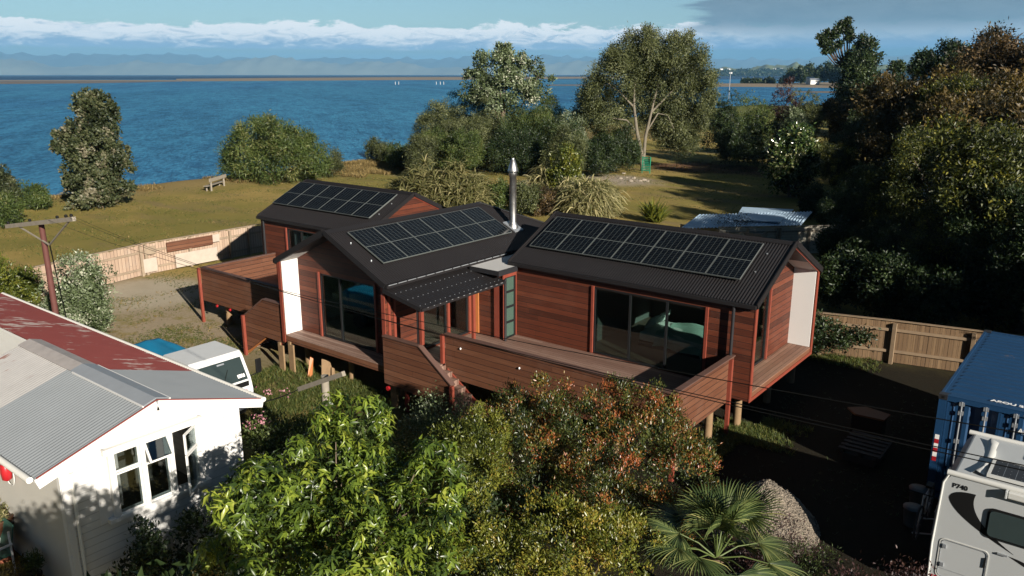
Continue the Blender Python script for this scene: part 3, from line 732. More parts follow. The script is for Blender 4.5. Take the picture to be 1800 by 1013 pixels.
roofR = roof('roof', [([(xa, Y0-EA, ZE), (xb, Y0-EA, ZE), (xb, yc, za), (xa, yc, za)], (xa, Y0-EA, ZE+.01), (xb, Y0-EA, ZE+.01), up, zero, one, 0),
                     ([(xa, Y1+EA, ZE), (xb, Y1+EA, ZE), (xb, yc, za), (xa, yc, za)], (xa, Y1+EA, ZE+.01), (xb, Y1+EA, ZE+.01), up2, zero, one, 0)], [((xa, yc, za), (xb, yc, za))], ex_R)
ha = lyc-(LY0-EA)
lu = Vector((0, ha, ha*SL)); xa, xb = LX0-.08, LX1+.06; lza = ZE+ha*SL
def ex_L(mb):
    gable_end(mb, xb+.015, LY0-EA, LY1+EA, lyc, 1); gable_end(mb, xa-.015, LY0-EA, LY1+EA, lyc, 1)
    mb.box(xa, xb, LY0-EA-.09, LY0-EA+.01, ZE-.10, ZE)
roofL = roof('roof', [([(xa, LY0-EA, ZE), (xb, LY0-EA, ZE), (xb, lyc, lza), (xa, lyc, lza)], (xa, LY0-EA, ZE+.01), (xb, LY0-EA, ZE+.01), lu, zero, one, 0),
                     ([(xa, LY1+EA, ZE), (xb, LY1+EA, ZE), (xb, lyc, lza), (xa, lyc, lza)], (xa, LY1+EA, ZE+.01), (xb, LY1+EA, ZE+.01), Vector((0, -ha, ha*SL)), zero, one, 0)], [((xa, lyc, lza), (xb, lyc, lza))], ex_L)
# centre roof: gable to the front, hipped at the back
ex, wx = CX1+EA, CX0-EA; hw = ex-cxm; cza = ZE+hw*SL; yf = CY0-.06; yb = 25.6; yr = yb-hw
def tm(s):      # right plane hip limit, s from front (0) to back (1)
    y_ = yf+(yb-yf)*s; return 1.0 if y_ < yr else max(0.0, (yb-y_)/hw)
def tmh(s): return min(s, 1-s)*2
def ex_C(mb):
    for x_ in (ex, wx): mb.beam((x_, yf-.015, 3.80), (cxm, yf-.015, 5.10), .03, .17)
    mb.box(ex-.01, ex+.09, yf, 21.0, ZE-.10, ZE); mb.box(wx-.09, wx+.01, yf, 21, ZE-.10, ZE)
    for x_ in (ex, wx): mb.beam((cxm, yr, cza+.02), (x_, yb, ZE+.03), .18, .03)
roofC = roof('roof', [([(ex, yf, ZE), (ex, yb, ZE), (cxm, yr, cza), (cxm, yf, cza)], (ex, yf, ZE+.01), (ex, yb, ZE+.01), Vector((-hw, 0, hw*SL)), zero, tm, 0),
                     ([(wx, yf, ZE), (wx, yb, ZE), (cxm, yr, cza), (cxm, yf, cza)], (wx, yf, ZE+.01), (wx, yb, ZE+.01), Vector((hw, 0, hw*SL)), zero, tm, 0),
                     ([(wx, yb, ZE), (ex, yb, ZE), (cxm, yr, cza)], (wx, yb, ZE+.01), (ex, yb, ZE+.01), Vector((0, -hw, hw*SL)), zero, tmh, 0)], [((cxm, yf, cza), (cxm, yr, cza))], ex_C)
# gutter clips that catch the light
g = MB(); y_ = CY0
while y_ < 20.8: g.box(ex+.092, ex+.10, y_, y_+.34, ZE-.02, ZE+.005); y_ += .40
hpart(g, 'gutter_bead', galv, roofC)
# flat link roof, its white upstand and dark parapet over the entry window
lk = MB(); lk.box(ex+.105, -15.70, 19.2, Y0-.14, 3.66, 3.74); lk.box(ex+.105, X0-.16, Y0-.14, 25.3, 3.66, 3.74); hpart(lk, 'flat_roof', membrane)
lk = MB(); lk.box(ex+.105, -15.70, 19.16, 19.197, 3.60, 3.745); lk.box(-15.697, -15.64, 19.16, Y0-.14, 3.58, 3.75); hpart(lk, 'parapet_capping', darktrim)
# canopy
cp = MB(); e0 = Vector((-15.5, 15.52, 3.38)); e1 = Vector((-15.62, 19.42, 3.38))
corr(cp, e0, e1, (-1.55, 0, .30), zero, one, pitch=.12, amp=.004)
cp.beam(e0+Vector((.02, -.02, -.03)), e1+Vector((.02, 0, -.03)), .06, .09); cp.beam(e0+Vector((0, -.02, -.02)), e0+Vector((-1.55, -.02, .28)), .05, .12); cp.beam(e1+Vector((0, 0, -.02)), e1+Vector((-1.45, 0, .28)), .05, .10)
cn = hpart(cp, 'canopy', darkroof)
sw = MB()
for r_ in (.10, .42, .74):
    for k in range(18):
        p = e0.lerp(e1, (k+.5)/18)+Vector((-1.55, 0, .30))*r_; sw.box(p.x-.009, p.x+.009, p.y-.009, p.y+.009, p.z+.003, p.z+.02)
hpart(sw, 'roofing_screw', galv, cn)
cg = MB(); y_ = 15.56
while y_ < 19.3: cg.box(-15.47-(y_-15.5)*.03, -15.455-(y_-15.5)*.03, y_, y_+.20, 3.37, 3.39); y_ += .27
hpart(cg, 'gutter_bead', galv, cn)
pt = MB(); pt.box(-15.60, -15.50, 15.50, 15.60, 2.3, 3.32); hpart(pt, 'canopy_post', redtrim)
pt = MB(); pt.box(-15.72, -15.63, 17.9, 18.0, 1.35, 3.3); hpart(pt, 'canopy_post', redtrim)
# flue
fl = MB(); fb = Vector((-18.05, 22.95, 4.36)); fl.lathe(fb, [(.20, -.1), (.20, .06), (.15, .12), (.13, .2), (.13, 1.86), (.155, 1.88), (.155, 2.0)], 20)
fo = hpart(fl, 'flue', steel, roofC)
ck = MB(); ck.lathe(fb, [(.19, 2.04), (.195, 2.07), (.085, 2.44), (.06, 2.46), (.055, 2.52)], 20); ck.lathe(fb, [(.06, 1.9), (.06, 2.1)], 12); hpart(ck, 'flue_cowl', steel, fo) if False else hpart(ck, 'flue_cowl', steel, roofC)
fs_ = MB(); n_ = Vector((SL, 0, 1)).normalized(); fs_.prism([(fb.x+dx, fb.y+dy, 3.86+(ex-fb.x-dx)*SL-.005) for dx, dy in ((-.28, -.25), (.30, -.25), (.30, .25), (-.28, .25))], (0, 0, .045)); hpart(fs_, 'flue_flashing', galv, roofC)
# solar panels
def panel_mesh():
    mb = MB(); mb.box(0.010, 1.024, .010, 1.744, 0, .030, 0)
    for a in ((0, 1.034, 0, .010), (0, 1.034, 1.744, 1.754), (0, .010, .010, 1.744), (1.024, 1.034, .010, 1.744)): mb.box(*a, -.005, .034, 1)
    mb.box(.1, .14, .1, 1.6, -.075, -.005, 1); mb.box(.9, .94, .1, 1.6, -.075, -.005, 1)
    me = bpy.data.meshes.new('solar_panel'); me.from_pydata([tuple(p) for p in mb.v], [], mb.f); me.polygons.foreach_set('material_index', mb.mi); me.update()
    me.materials.append(solar); me.materials.append(panelframe); return me
pm = panel_mesh()
def panels(roof_, origin, along, upv, n):
    a = Vector(along).normalized(); u = Vector(upv).normalized(); nn = a.cross(u).normalized()
    rot = Matrix((a, u, nn)).transposed().to_4x4(); wl = worldloc(roof_)
    for i in range(n):
        o = bpy.data.objects.new('solar_panel', pm); COL.objects.link(o); o.parent = roof_
        o.matrix_local = Matrix.Translation(Vector(origin)+a*1.048*i+nn*.10-wl) @ rot
panels(roofR, (-15.72, 20.93, ZE+(20.93-Y0+EA)*SL), (1, 0, 0), up, 7)
panels(roofL, (-30.08, 21.12, ZE+(21.12-LY0+EA)*SL), (1, 0, 0), lu, 6)
panels(roofC, (-17.72, 16.14, ZE+(ex+17.72)*SL), (0, 1, 0), (-hw, 0, hw*SL), 6)
ju = MB()
for q in ((-8.2, 21.4, 0), (-8.2, 22.2, 0)): 
    z_ = ZE+(q[1]-Y0+EA)*SL; ju.box(q[0], q[0]+.035, q[1], q[1]+.035, z_, z_+.05)
hpart(ju, 'junction_box', galv, roofR)
ju = MB()
for q in (-18.0, -18.9): z_ = ZE+(ex-q)*SL; ju.lathe((q, 15.95, z_), [(.02, 0), (.028, .05), (.015, .065)], 10)
hpart(ju, 'junction_box', galv, roofC)
ju = MB()
for q in (21.5, 22.2): z_ = ZE+(q-LY0+EA)*SL; ju.box(-23.72, -23.685, q, q+.035, z_, z_+.05)
hpart(ju, 'junction_box', galv, roofL)
# ---------------- windows and doors
window(walls, 'y', Y0+.04, -12.76, -9.06, 1.35, 3.50, 'sliding_door', bars=(-11.5, -10.28))
window(walls, 'x', RC-.04, 21.75, 23.25, 1.27, 3.50, 'window')
window(walls, 'y', RY+.04, -20.92, -18.26, 1.27, 3.46, 'sliding_door', bars=(-19.95,))
window(walls, 'y', LY0+.04, -28.25, -26.3, 1.38, 3.50, 'window', bars=(-27.3,), gm=glass_w)
window(walls, 'x', CX1-.05, 17.15, 18.25, 1.38, 3.35, 'window', gm=glass_t)
window(walls, 'x', CX1-.05, 18.36, 19.30, 1.38, 3.35, 'glazed_door', gm=glass_t)
window(walls, 'x', CX0+.06, 17.2, 19.6, 1.38, 3.4, 'sliding_door', bars=(18.4,))
window(walls, 'x', -15.86, 19.66, 20.24, 1.32, 3.42, 'window', gm=glass_g, hbars=(1.86, 2.38, 2.90), fw=.045)
dl = MB(); dl.box(CX1+.05, CX1+.12, 19.32, 19.38, 2.75, 2.95); hpart(dl, 'wall_light', black)
# curtains in the left wing window
cu = MB(); n = 60; v = []
for i in range(n+1):
    xx = -28.1+1.5*i/n; yy = LY0+.22+.035*math.sin(i*1.1); v += [(xx, yy, 1.4), (xx, yy, 3.45)]
cu.add(v, [(2*i, 2*i+2, 2*i+3, 2*i+1) for i in range(n)], 0, True); hpart(cu, 'curtain', plain('grey_curtain', (.22, .27, .27), .9))
# ---------------- decks
D_ = MB(); D_.box(-15.75, -8.16, 16.80, Y0-.05, 1.30, 1.35); D_.box(CX1+.04, -15.75, 15.52, 19.52, 1.30, 1.35); hpart(D_, 'deck', deckx)
D_ = MB(); D_.box(-29.25, CX0-.05, 16.95, LY0-.06, 1.30, 1.35); hpart(D_, 'deck', deckx)
Js = MB(); 
for q in (17.0, 18.2, 19.4): Js.box(-15.7, -8.3, q, q+.05, 1.08, 1.30)
for q in (17.1, 18.3, 19.6): Js.box(-29.2, -22.3, q, q+.05, 1.08, 1.30)
Js.each('deck_joist', pilewood, H)
RT, RB = 2.27, .92
def parapet_panel(a, b, zt0, zb0, zt1=None, zb1=None, th=.10):
    a = Vector((*a, 0)); b = Vector((*b, 0)); d = (b-a).normalized(); sd = Vector((-d.y, d.x, 0))*th
    zt1 = zt0 if zt1 is None else zt1; zb1 = zb0 if zb1 is None else zb1
    mb = MB(); mb.prism([a+Vector((0, 0, zb0)), b+Vector((0, 0, zb1)), b+Vector((0, 0, zt1)), a+Vector((0, 0, zt0))], sd)
    o = hpart(mb, 'balustrade', parapet)
    cb = MB(); off = sd*.5; cb.beam(a+off+Vector((0, 0, zt0+.02)), b+off+Vector((0, 0, zt1+.02)), .17, .035)
    hpart(cb, 'capping', rail_cap, o); return o
rail_cap = plain('dark_stained_capping', (.10, .055, .042), .55, var=.2)
parapet_panel((-15.74, 16.72), (-8.14, 16.72), RT, RB)
parapet_panel((-8.14, 16.82), (-8.14, Y0-.02), RT, 1.0)
parapet_panel((-29.3, 16.9), (-22.25, 16.9), RT, RB)
parapet_panel((-29.2, 17.0), (-29.2, LY0), RT, RB)
# front stair between the centre wing and the deck
parapet_panel((CX1+.02, 15.42), (-15.55, 15.42), RT, .80, RT, .72)
parapet_panel((-15.55, 15.42), (-14.30, 15.42), RT, .72, 1.36, -.05)
St = MB()
for k in range(7): zz = 1.35-.18*(k+1); St.box(-15.72+.26*k, -15.43+.26*k, 15.55, 16.68, zz-.04, zz)
for k in range(7): zz = 1.35-.18*(k+1); St.box(-15.72+.26*k, -15.70+.26*k, 15.55, 16.68, zz, zz+.14)
so = hpart(St, 'steps', deckx)
sg = MB(); sg.beam((-15.7, 16.70, 1.12), (-13.9, 16.70, -.1), .05, .22); hpart(sg, 'stringer', redtrim, so)
# rear-left stair
parapet_panel((-23.3, 15.62), (CX0-.02, 15.62), RT, .92, RT, .88)
parapet_panel((-24.45, 15.62), (-23.3, 15.62), 1.50, .18, RT, .92)
St = MB()
for k in range(7): zz = 1.35-.18*(k+1); St.box(-23.25-.26*k, -23.53-.26*k, 15.75, 16.85, zz-.04, zz)
so = hpart(St, 'steps', deckx); sg = MB(); sg.beam((-23.2, 15.74, 1.1), (-25.0, 15.74, -.15), .05, .22); hpart(sg, 'stringer', oiled, so)
D_ = MB(); D_.box(-23.25, CX0-.04, 15.74, 16.88, 1.30, 1.35); hpart(D_, 'landing', deckx)
# posts
def post(x, y, z0, z1, s=.10, m_=None, nm='post'):
    mb = MB(); mb.box(x-s/2, x+s/2, y-s/2, y+s/2, z0, z1); return hpart(mb, nm, m_ or redpost)
for x_, y_, z1 in ((-8.09, 19.95, RT), (-8.08, 16.66, RT), (-15.80, 16.66, RT), (-29.36, 16.84, RT), (-24.5, 15.56, 1.5), (-14.25, 15.36, 1.4)): post(x_, y_, .0, z1, .10, redtrim)
for x_, y_ in ((-22.15, 14.98), (-28.8, 17.3), (-16.3, 15.2), (-15.3, 15.2)): post(x_, y_+.4, 0, 1.0, .10)
def pile(x, y, top, r=.11):
    mb = MB(); mb.lathe((x, y, 0), [(r*1.05, -.05), (r, top*.6), (r*.97, top)], 12); hpart(mb, 'pile', pilewood)
for x_ in (-15.4, -13.6, -11.8, -10.0, -8.30):
    for y_ in (17.2, 19.2): pile(x_, y_, 1.08)
for x_ in (-15.3, -12.8, -10.3, -8.1):
    for y_ in (20.7, 23, 25.1): pile(x_, y_, 1.05)
for x_ in (-22.0, -19.7, -17.3):
    for y_ in (16.4, 19, 22, 25): pile(x_, y_, 1.05)
for x_ in (-29.6, -26.8, -24.0):
    for y_ in (20.8, 25.2): pile(x_, y_, 1.05)
for x_ in (-28.2, -25.6): pile(x_, 17.3, 1.08, .12); pile(x_, 19.5, 1.08)
for x_, y_, h_ in ((-22.05, 15.35, .95), (-21.7, 15.5, 1.0), (-16.9, 15.65, 1.0)):
    mb = MB(); mb.box(x_-.13, x_+.13, y_-.03, y_+.03, -.05, h_); mb.box(x_-.13, x_-.02, y_-.03, y_+.03, h_, h_+.09); hpart(mb, 'pile', pilewood)
# downpipes
def downpipe(x, y, z0, z1):
    mb = MB(); mb.tube([(x, y, z0), (x, y, z1)], .045, 10); hpart(mb, 'downpipe', darktrim)
downpipe(-8.22, Y0-.11, .55, ZE-.08); downpipe(-29.75, LY0-.10, .9, ZE-.08); downpipe(-15.62, 19.46, 1.36, 3.45); downpipe(-15.68, 15.55, 1.4, 3.35)
# red joist end caps and small white lights on the balustrade
cpb = MB()
for q in (-28.3, -27.4, -26.4): cpb.tube([(q, 16.84, .86), (q, 16.89, .86)], .055, 10)
cpb.tube([(-16.9, 15.38, .66), (-16.9, 15.44, .66)], .07, 10)
cpb.each('post_cap', redplastic, H)
for q, zz in ((-15.1, 1.95), (-12.9, 1.85)):
    lb = MB(); lb.lathe((q, 16.69, zz), [(.015, -.02), (.028, 0), (.02, .035), (.008, .04)], 10); hpart(lb, 'lamp', bulb_w)
# ------------------------------------------------------------------ bed
bd = thing('bed', 'unmade bed with pale green duvet and white pillows behind the bedroom glass', 'bed', (-11.0, 22.9, 1.28))
linen = plain('pale_green_linen', (.40, .56, .50), .9, var=.15); linen_w = plain('white_linen', (.80, .82, .80), .9, var=.05)
mb = MB(); mb.box(-12.1, -9.9, 22.0, 23.6, 1.45, 1.75); mb.build('mattress', linen_w, bd, bevel=.06)
mb = MB(); mb.box(-12.1, -9.9, 22.0, 23.6, 1.28, 1.45); mb.build('bed_base', blackframe, bd)
n = 26; v = []
for i in range(n+1):
    for j in range(n+1):
        a, b_ = i/n, j/n; xx = -11.55+1.75*a; yy = 21.92+1.76*b_
        zz = 1.80+.035*math.sin(9*a+5*b_)+.03*math.sin(17*b_+4*a); e_ = max(0, .09-b_)/.09
        zz -= .42*e_; ee = max(0, a-.93)/.07; zz -= .38*ee; v.append((xx+.03*math.sin(22*b_), yy-.02*math.sin(18*a)*e_, zz))
mb = MB(); mb.add(v, [(i*(n+1)+j, (i+1)*(n+1)+j, (i+1)*(n+1)+j+1, i*(n+1)+j+1) for i in range(n) for j in range(n)], 0, True); mb.build('duvet', linen, bd)
for yy, an in ((22.4, .5), (23.15, .6)):
    mb = MB(); v = []
    for i in range(9):
        for j in range(9):
            a, b_ = i/8-.5, j/8-.5; th = .10*max(0, (1-(2*a)**4)*(1-(2*b_)**4))
            v.append((a, b_, th))
    vv = [( -11.95+p[0]*.45*math.cos(1.0)+p[2]*-.8+.1, yy+p[1]*.62, 2.02+p[0]*.45*math.sin(1.0)+p[2]*.5) for p in v]
    v2 = [( -11.95+p[0]*.45*math.cos(1.0)+p[2]*.8+.1, yy+p[1]*.62, 2.02+p[0]*.45*math.sin(1.0)-p[2]*.5) for p in v]
    f_ = [(i*9+j, (i+1)*9+j, (i+1)*9+j+1, i*9+j+1) for i in range(8) for j in range(8)]
    mb.add(vv, f_, 0, True); mb.add(v2, [q[::-1] for q in f_], 0, True); mb.build('pillow', linen_w, bd)
# low seat added to stand for a teal reflection in the living room slider
sf = thing('reflection_seat', 'added teal seat standing in for a reflection in the middle gable glass', 'reflection_seat', (-19.8, 18.2, 1.28))
mb = MB(); mb.box(-20.8, -18.9, 17.8, 18.6, 1.40, 1.75); mb.build('seat', plain('teal_reflection', (.02, .08, .10), .9), sf, bevel=.05)
mb = MB(); mb.box(-20.8, -18.9, 18.6, 18.8, 1.40, 2.15); mb.build('backrest', bpy.data.materials['teal_reflection'], sf, bevel=.05)
mb = MB(); [mb.box(x_, x_+.06, y_, y_+.06, 1.28, 1.40) for x_ in (-20.7, -19.06) for y_ in (17.9, 18.6)]; mb.each('leg', blackframe, sf)
# ================================================================== WHITE NEIGHBOUR HOUSE
N = thing('weatherboard_house', 'white weatherboard house with corrugated iron roof, part new grey and part flaking red', 'house', (-17, 7, 0))
def npart(mb, name, m, parent=None, **k): return mb.build(name, m, parent or N, **k)
nE, nA_, nyc = 3.0, 3.72, 7.07; nx = -14.33; ns = (nA_-nE)/(nyc-4.81)
wx_ = -14.62; wy0, wy1 = 5.28, 8.95
mb = MB()
wall_x(mb, wx_-.12, .12, wy0, wy1, 0, 2.9, [(6.2, 7.9, 1.55, 2.86)])
mb.prism([(wx_-.12, wy0, 2.9), (wx_-.12, wy1, 2.9), (wx_-.12, wy1, nE+(9.31-wy1)*ns-.05), (wx_-.12, nyc, nA_-.06), (wx_-.12, wy0, nE+(wy0-4.81)*ns-.05)], (.12, 0, 0))
wall_y(mb, wy1-.12, .12, -28, wx_-.12, 0, 3.0)
wall_x(mb, -28, .12, wy0, wy1, 0, 3.0)
nw = npart(mb, 'wall', weatherb)
mb = MB(); wall_y(mb, wy0, .12, -28, wx_-.121, 0, 3.08); npart(mb, 'wall', plain('grazing_grey_wall', (.50, .48, .43), .8, var=.05, scale=.8))  # side wall greyed, dullness of grazing light painted into its colour
mb = MB(); mb.box(-28, -20.2, nyc-.06, nyc, 2.5, nA_-.02); npart(mb, 'gable_wall', offwhite)
# interior darkness is real: a room with a back wall
mb = MB(); mb.box(-17.5, -17.4, wy0+.13, wy1-.13, 0, 2.9); mb.box(-17.4, wx_-.13, wy0+.13, wy1-.13, .5, .55); mb.box(-17.4, wx_-.13, wy0+.13, wy1-.13, 2.86, 2.9)
npart(mb, 'interior_lining', plain('dim_wallpaper', (.10, .09, .08), .9))
def nroof(name, pts, m, e0, e1, upv, tmn, tmx, pitch=.10, amp=.013):
    mb = MB(); mb.prism([Vector(p)-Vector((0, 0, .03)) for p in pts], (0, 0, -.05)); corr(mb, e0, e1, upv, tmn, tmx, pitch, amp); return npart(mb, name, m)
yL, yR = 4.78, 9.34; hL = nyc-yL; hR = yR-nyc
# new grey sheets near the gable
nroof('roof', [(-17.6, yL, nE), (nx, yL, nE), (nx, nyc, nA_), (-17.6, nyc, nA_)], iron_grey, (-17.6, yL, nE), (nx, yL, nE), (0, hL, nA_-nE), zero, one)
nroof('roof', [(-20.1, yL, nE), (-17.62, yL, nE), (-17.62, nyc, nA_), (-20.1, nyc, nA_)], iron_old, (-20.1, yL, nE), (-17.62, yL, nE), (0, hL, nA_-nE), zero, one)
nroof('roof', [(-17.0, yR, nE), (nx, yR, nE), (nx, nyc, nA_), (-17.0, nyc, nA_)], iron_grey, (-17.0, yR, nE), (nx, yR, nE), (0, -hR, nA_-nE), zero, one)
nroof('roof', [(-28.3, yR, nE), (-17.02, yR, nE), (-17.02, nyc, nA_), (-28.3, nyc, nA_)], iron_red, (-28.3, yR, nE), (-17.02, yR, nE), (0, -hR, nA_-nE), zero, one)
mb = MB()
for s_, hh in ((-1, ns), (1, ns)):
    a = [(-17.4, nyc, nA_+.045), (nx, nyc, nA_+.045), (nx, nyc+s_*.26, nA_+.045-.26*hh), (-17.4, nyc+s_*.26, nA_+.045-.26*hh)]; mb.prism([Vector(p) for p in a], (0, 0, -.015))
npart(mb, 'ridge_flashing', plain('grey_ridge_flashing', (.25, .27, .29), .45))
mb = MB()
for s_ in (-1, 1):
    a = [(-20.1, nyc, nA_+.045), (-17.4, nyc, nA_+.045), (-17.4, nyc+s_*.26, nA_+.045-.26*ns), (-20.1, nyc+s_*.26, nA_+.045-.26*ns)]; mb.prism([Vector(p) for p in a], (0, 0, -.015))
npart(mb, 'ridge_flashing', plain('old_ridge_flashing', (.34, .31, .29), .6, var=.35))
mb = MB()
for s_ in (-1, 1): mb.beam((-17.3, nyc+s_*.27, nA_+.03-.27*ns), (nx, nyc+s_*.27, nA_+.03-.27*ns), .03, .03)
npart(mb, 'flashing_edge', white_lin)
# barge boards, fascia, spouting
mb = MB()
mb.beam((nx+.012, yL+.0, nE-.11), (nx+.012, nyc, nA_-.11), .03, .20); mb.beam((nx+.012, yR+.05, nE-.11), (nx+.012, nyc, nA_-.11), .03, .20)
mb.box(-28.3, nx, yR-.01, yR+.03, nE-.16, nE-.02)
mb.prism([(nx, yL+.03, nE-.15), (nx, nyc, nA_-.14), (nx, nyc, nA_-.12), (nx, yL+.03, nE-.13)], (wx_-nx, 0, 0)); mb.prism([(nx, yR, nE-.15), (nx, nyc, nA_-.14), (nx, nyc, nA_-.12), (nx, yR, nE-.13)], (wx_-nx, 0, 0))
mb.box(wx_, wx_+.03, wy0-.02, wy0+.10, 0, 2.95); mb.box(wx_-.12, wx_, wy0-.03, wy0, 0, 2.9); mb.box(wx_, wx_+.03, wy1-.10, wy1+.02, 0, 2.98)
npart(mb, 'bargeboard', white_lin)
mb = MB(); mb.beam((nx+.03, yL, nE+.012), (nx+.03, nyc, nA_+.012), .02, .022); mb.beam((nx+.03, yR, nE+.012), (nx+.03, nyc, nA_+.012), .02, .022); npart(mb, 'roof_edge', plain('flaking_maroon_paint', (.17, .035, .03), .7, var=.4, scale=9))
mb = MB(); mb.tube([(-28.3, yR+.06, nE-.03), (nx+.05, yR+.06, nE-.03)], .055, 8); mb.tube([(-28.3, yL-.06, nE-.04), (nx-.1, yL-.06, nE-.04)], .06, 8)
mb.tube([(wx_+.05, wy0+.16, .05), (wx_+.05, wy0+.16, 2.75)], .035, 8)
npart(mb, 'spouting', offwhite)
# window: three lights in a projecting frame
mb = MB()
fx0, fx1 = wx_+.0, wx_+.14
mb.box(fx0, fx1, 5.98, 8.12, 1.47, 1.55); mb.box(fx0, fx1-.02, 6.02, 8.08, 2.86, 2.98); mb.box(fx0, fx1-.02, 6.10, 6.20, 1.55, 2.86); mb.box(fx0, fx1-.02, 7.90, 8.0, 1.55, 2.86)
for q in (6.76, 7.34): mb.box(fx0-.1, fx1-.02, q-.045, q+.045, 1.55, 2.86)
mb.box(wx_+.001, wx_+.02, 5.85, 6.10, 1.47, 2.98); mb.box(wx_+.001, wx_+.02, 8.0, 8.25, 1.47, 2.98)
wn_ = npart(mb, 'window', white_lin, nw)
def sash(y0, y1, z0, z1, m4=None, fwid=.035):
    mb = MB(); x_ = 0
    mb.box(-.02, .02, y0, y1, z0, z0+fwid); mb.box(-.02, .02, y0, y1, z1-fwid, z1); mb.box(-.02, .02, y0, y0+fwid, z0+fwid, z1-fwid); mb.box(-.02, .02, y1-fwid, y1, z0+fwid, z1-fwid)
    gl_ = MB(); gl_.box(-.004, .004, y0+fwid*.5, y1-fwid*.5, z0+fwid*.5, z1-fwid*.5)
    if m4 is None: m4 = Matrix.Translation((wx_+.05, 0, 0))
    for q in (mb, gl_): q.v = [tuple(m4 @ Vector(p)) for p in q.v]
    s_ = npart(mb, 'sash', white_lin, wn_); npart(gl_, 'pane', glass_w, wn_)
sash(6.20, 6.715, 1.55, 2.42); sash(6.20, 6.715, 2.44, 2.86); sash(6.805, 7.295, 1.55, 2.40)
sash(-.245, .245, -.44, 0, Matrix.Translation((wx_+.08, 7.05, 2.86)) @ Matrix.Rotation(R(-28), 4, 'Y'))
op = Matrix.Translation((wx_+.09, 7.90, 0)) @ Matrix.Rotation(R(36), 4, 'Z')
sash(-.52, 0, 1.55, 2.40, op); sash(-.52, 0, 2.42, 2.86, op)
cu = MB(); n = 24; v = []
for i in range(n+1): yy = 6.2+.20*i/n; v += [(wx_-.16+.02*math.sin(i*1.5), yy, 1.6), (wx_-.16+.02*math.sin(i*1.5+.4), yy-.0, 2.85)]
cu.add(v, [(2*i, 2*i+2, 2*i+3, 2*i+1) for i in range(n)], 0, True)
npart(cu, 'curtain', plain('pale_curtain', (.55, .48, .46), .9), wn_)
# veranda roof at the left edge
mb = MB(); corr(mb, (-21, 3.6, 2.35), (-16.4, 3.6, 2.35), (0, 1.1, .35), zero, one, .12, .014); npart(mb, 'veranda_roof', plain('dark_veranda_iron', (.03, .03, .032), .5))
mb = MB(); mb.box(-21, -16.38, 3.56, 3.60, 2.2, 2.36); mb.beam((-16.38, 3.58, 2.28), (-16.38, 4.7, 2.66), .04, .14); npart(mb, 'veranda_fascia', white_lin)
for q in (-16.42, -18.6):
    mb = MB(); mb.box(q-.05, q+.05, 3.6, 3.7, 0, 2.25); npart(mb, 'veranda_post', white_lin)
# chimney-like mast pole at the back eave
Pm = thing('power_pole', 'red brown service pole with weathered crossarm rising at the far eave of the white house', 'power pole', (-24.55, 9.5, 0))
mb = MB(); mb.tube([(-24.75, 9.52, 0), (-24.70, 9.50, 3.0), (-24.55, 9.42, 5.75)], [.095, .088, .075], 12); mb.build('pole', plain('rusty_brown_pole', (.10, .035, .028), .7, var=.35, scale=4), Pm)
ca, cb2 = Vector((-25.75, 8.98, 5.30)), Vector((-22.35, 10.0, 5.97))
ca, cb2 = Vector((-25.3, 9.36, 5.35)), Vector((-22.05, 9.52, 5.88))
ca = ray(12, 398); k = 9.3/ca.y; ca = Vector((ca.x*k, 9.3, CZ+ca.z*k)); cb2 = ray(130, 385); k = 9.3/cb2.y; cb2 = Vector((cb2.x*k, 9.3, CZ+cb2.z*k))
mb = MB(); mb.beam(ca, cb2, .10, .12); mb.build('crossarm', greywood, Pm)
jn = ca.lerp(cb2, .56)+Vector((0, .1, -.66))
for q in (.2, .93):
    mb = MB(); mb.beam(ca.lerp(cb2, q)+Vector((0, .0, -.05)), jn, .035, .035); mb.build('brace', greywood, Pm)
for q in (.03, .38, .78, .90, .97):
    mb = MB(); c0 = ca.lerp(cb2, q); mb.lathe(c0+Vector((0, 0, .05)), [(.02, 0), (.045, .03), (.045, .07), (.02, .09)], 8); mb.build('insulator', black, Pm)
mb = MB(); mb.tube([jn+Vector((0, 0, .1)), Vector((-26.2, 10.5, .2))], .018, 5); mb.build('stay_wire', black, Pm)
# wires
def wire(a, b, sag, label, r=.0045, n=28):
    a = Vector(a); b = Vector(b); pts = [a.lerp(b, i/n)-Vector((0, 0, sag*4*(i/n)*(1-i/n))) for i in range(n+1)]
    mb = MB(); mb.tube(pts, r, 4, cap=False); o = mb.build('power_line', black)
    tag(o, label, 'power line', 'power lines strung over the timber house'); return o
def at_y(px, py, Y): d = ray(px, py); k = Y/d.y; return Vector((d.x*k, Y, CZ+d.z*k))
for q, (ex_, ey_), wl_ in zip((.97, .90, .60), ((1960, 862), (1960, 852), (1960, 790)), ('power line from the right tip of the rusty crossarm', 'power line from just inside the right tip of the rusty crossarm', 'power line from the middle of the rusty crossarm')):
    wire(ca.lerp(cb2, q)+Vector((0, 0, .1)), at_y(ex_, ey_, 6.0), .35, wl_)
# second weathered pole, near
P2 = thing('wooden_pole', 'pale weathered round pole with one tilted crossarm behind the bright green tree', 'pole', (-14.3, 11.0, 0))
mb = MB(); mb.tube([(-14.24, 11.0, 0), (-14.22, 11.0, 1.6), (-14.2, 11.0, 3.06)], [.11, .10, .09], 12); mb.build('pole', greywood, P2)
mb = MB(); mb.beam(at_y(526, 684, 10.95), at_y(604, 657, 10.85), .09, .11); mb.build('crossarm', greywood, P2)
wire(at_y(526, 684, 10.95), (-14.9, 8.9, 2.85), .12, 'short dark wire from the weathered near pole to the white house corner', .014)

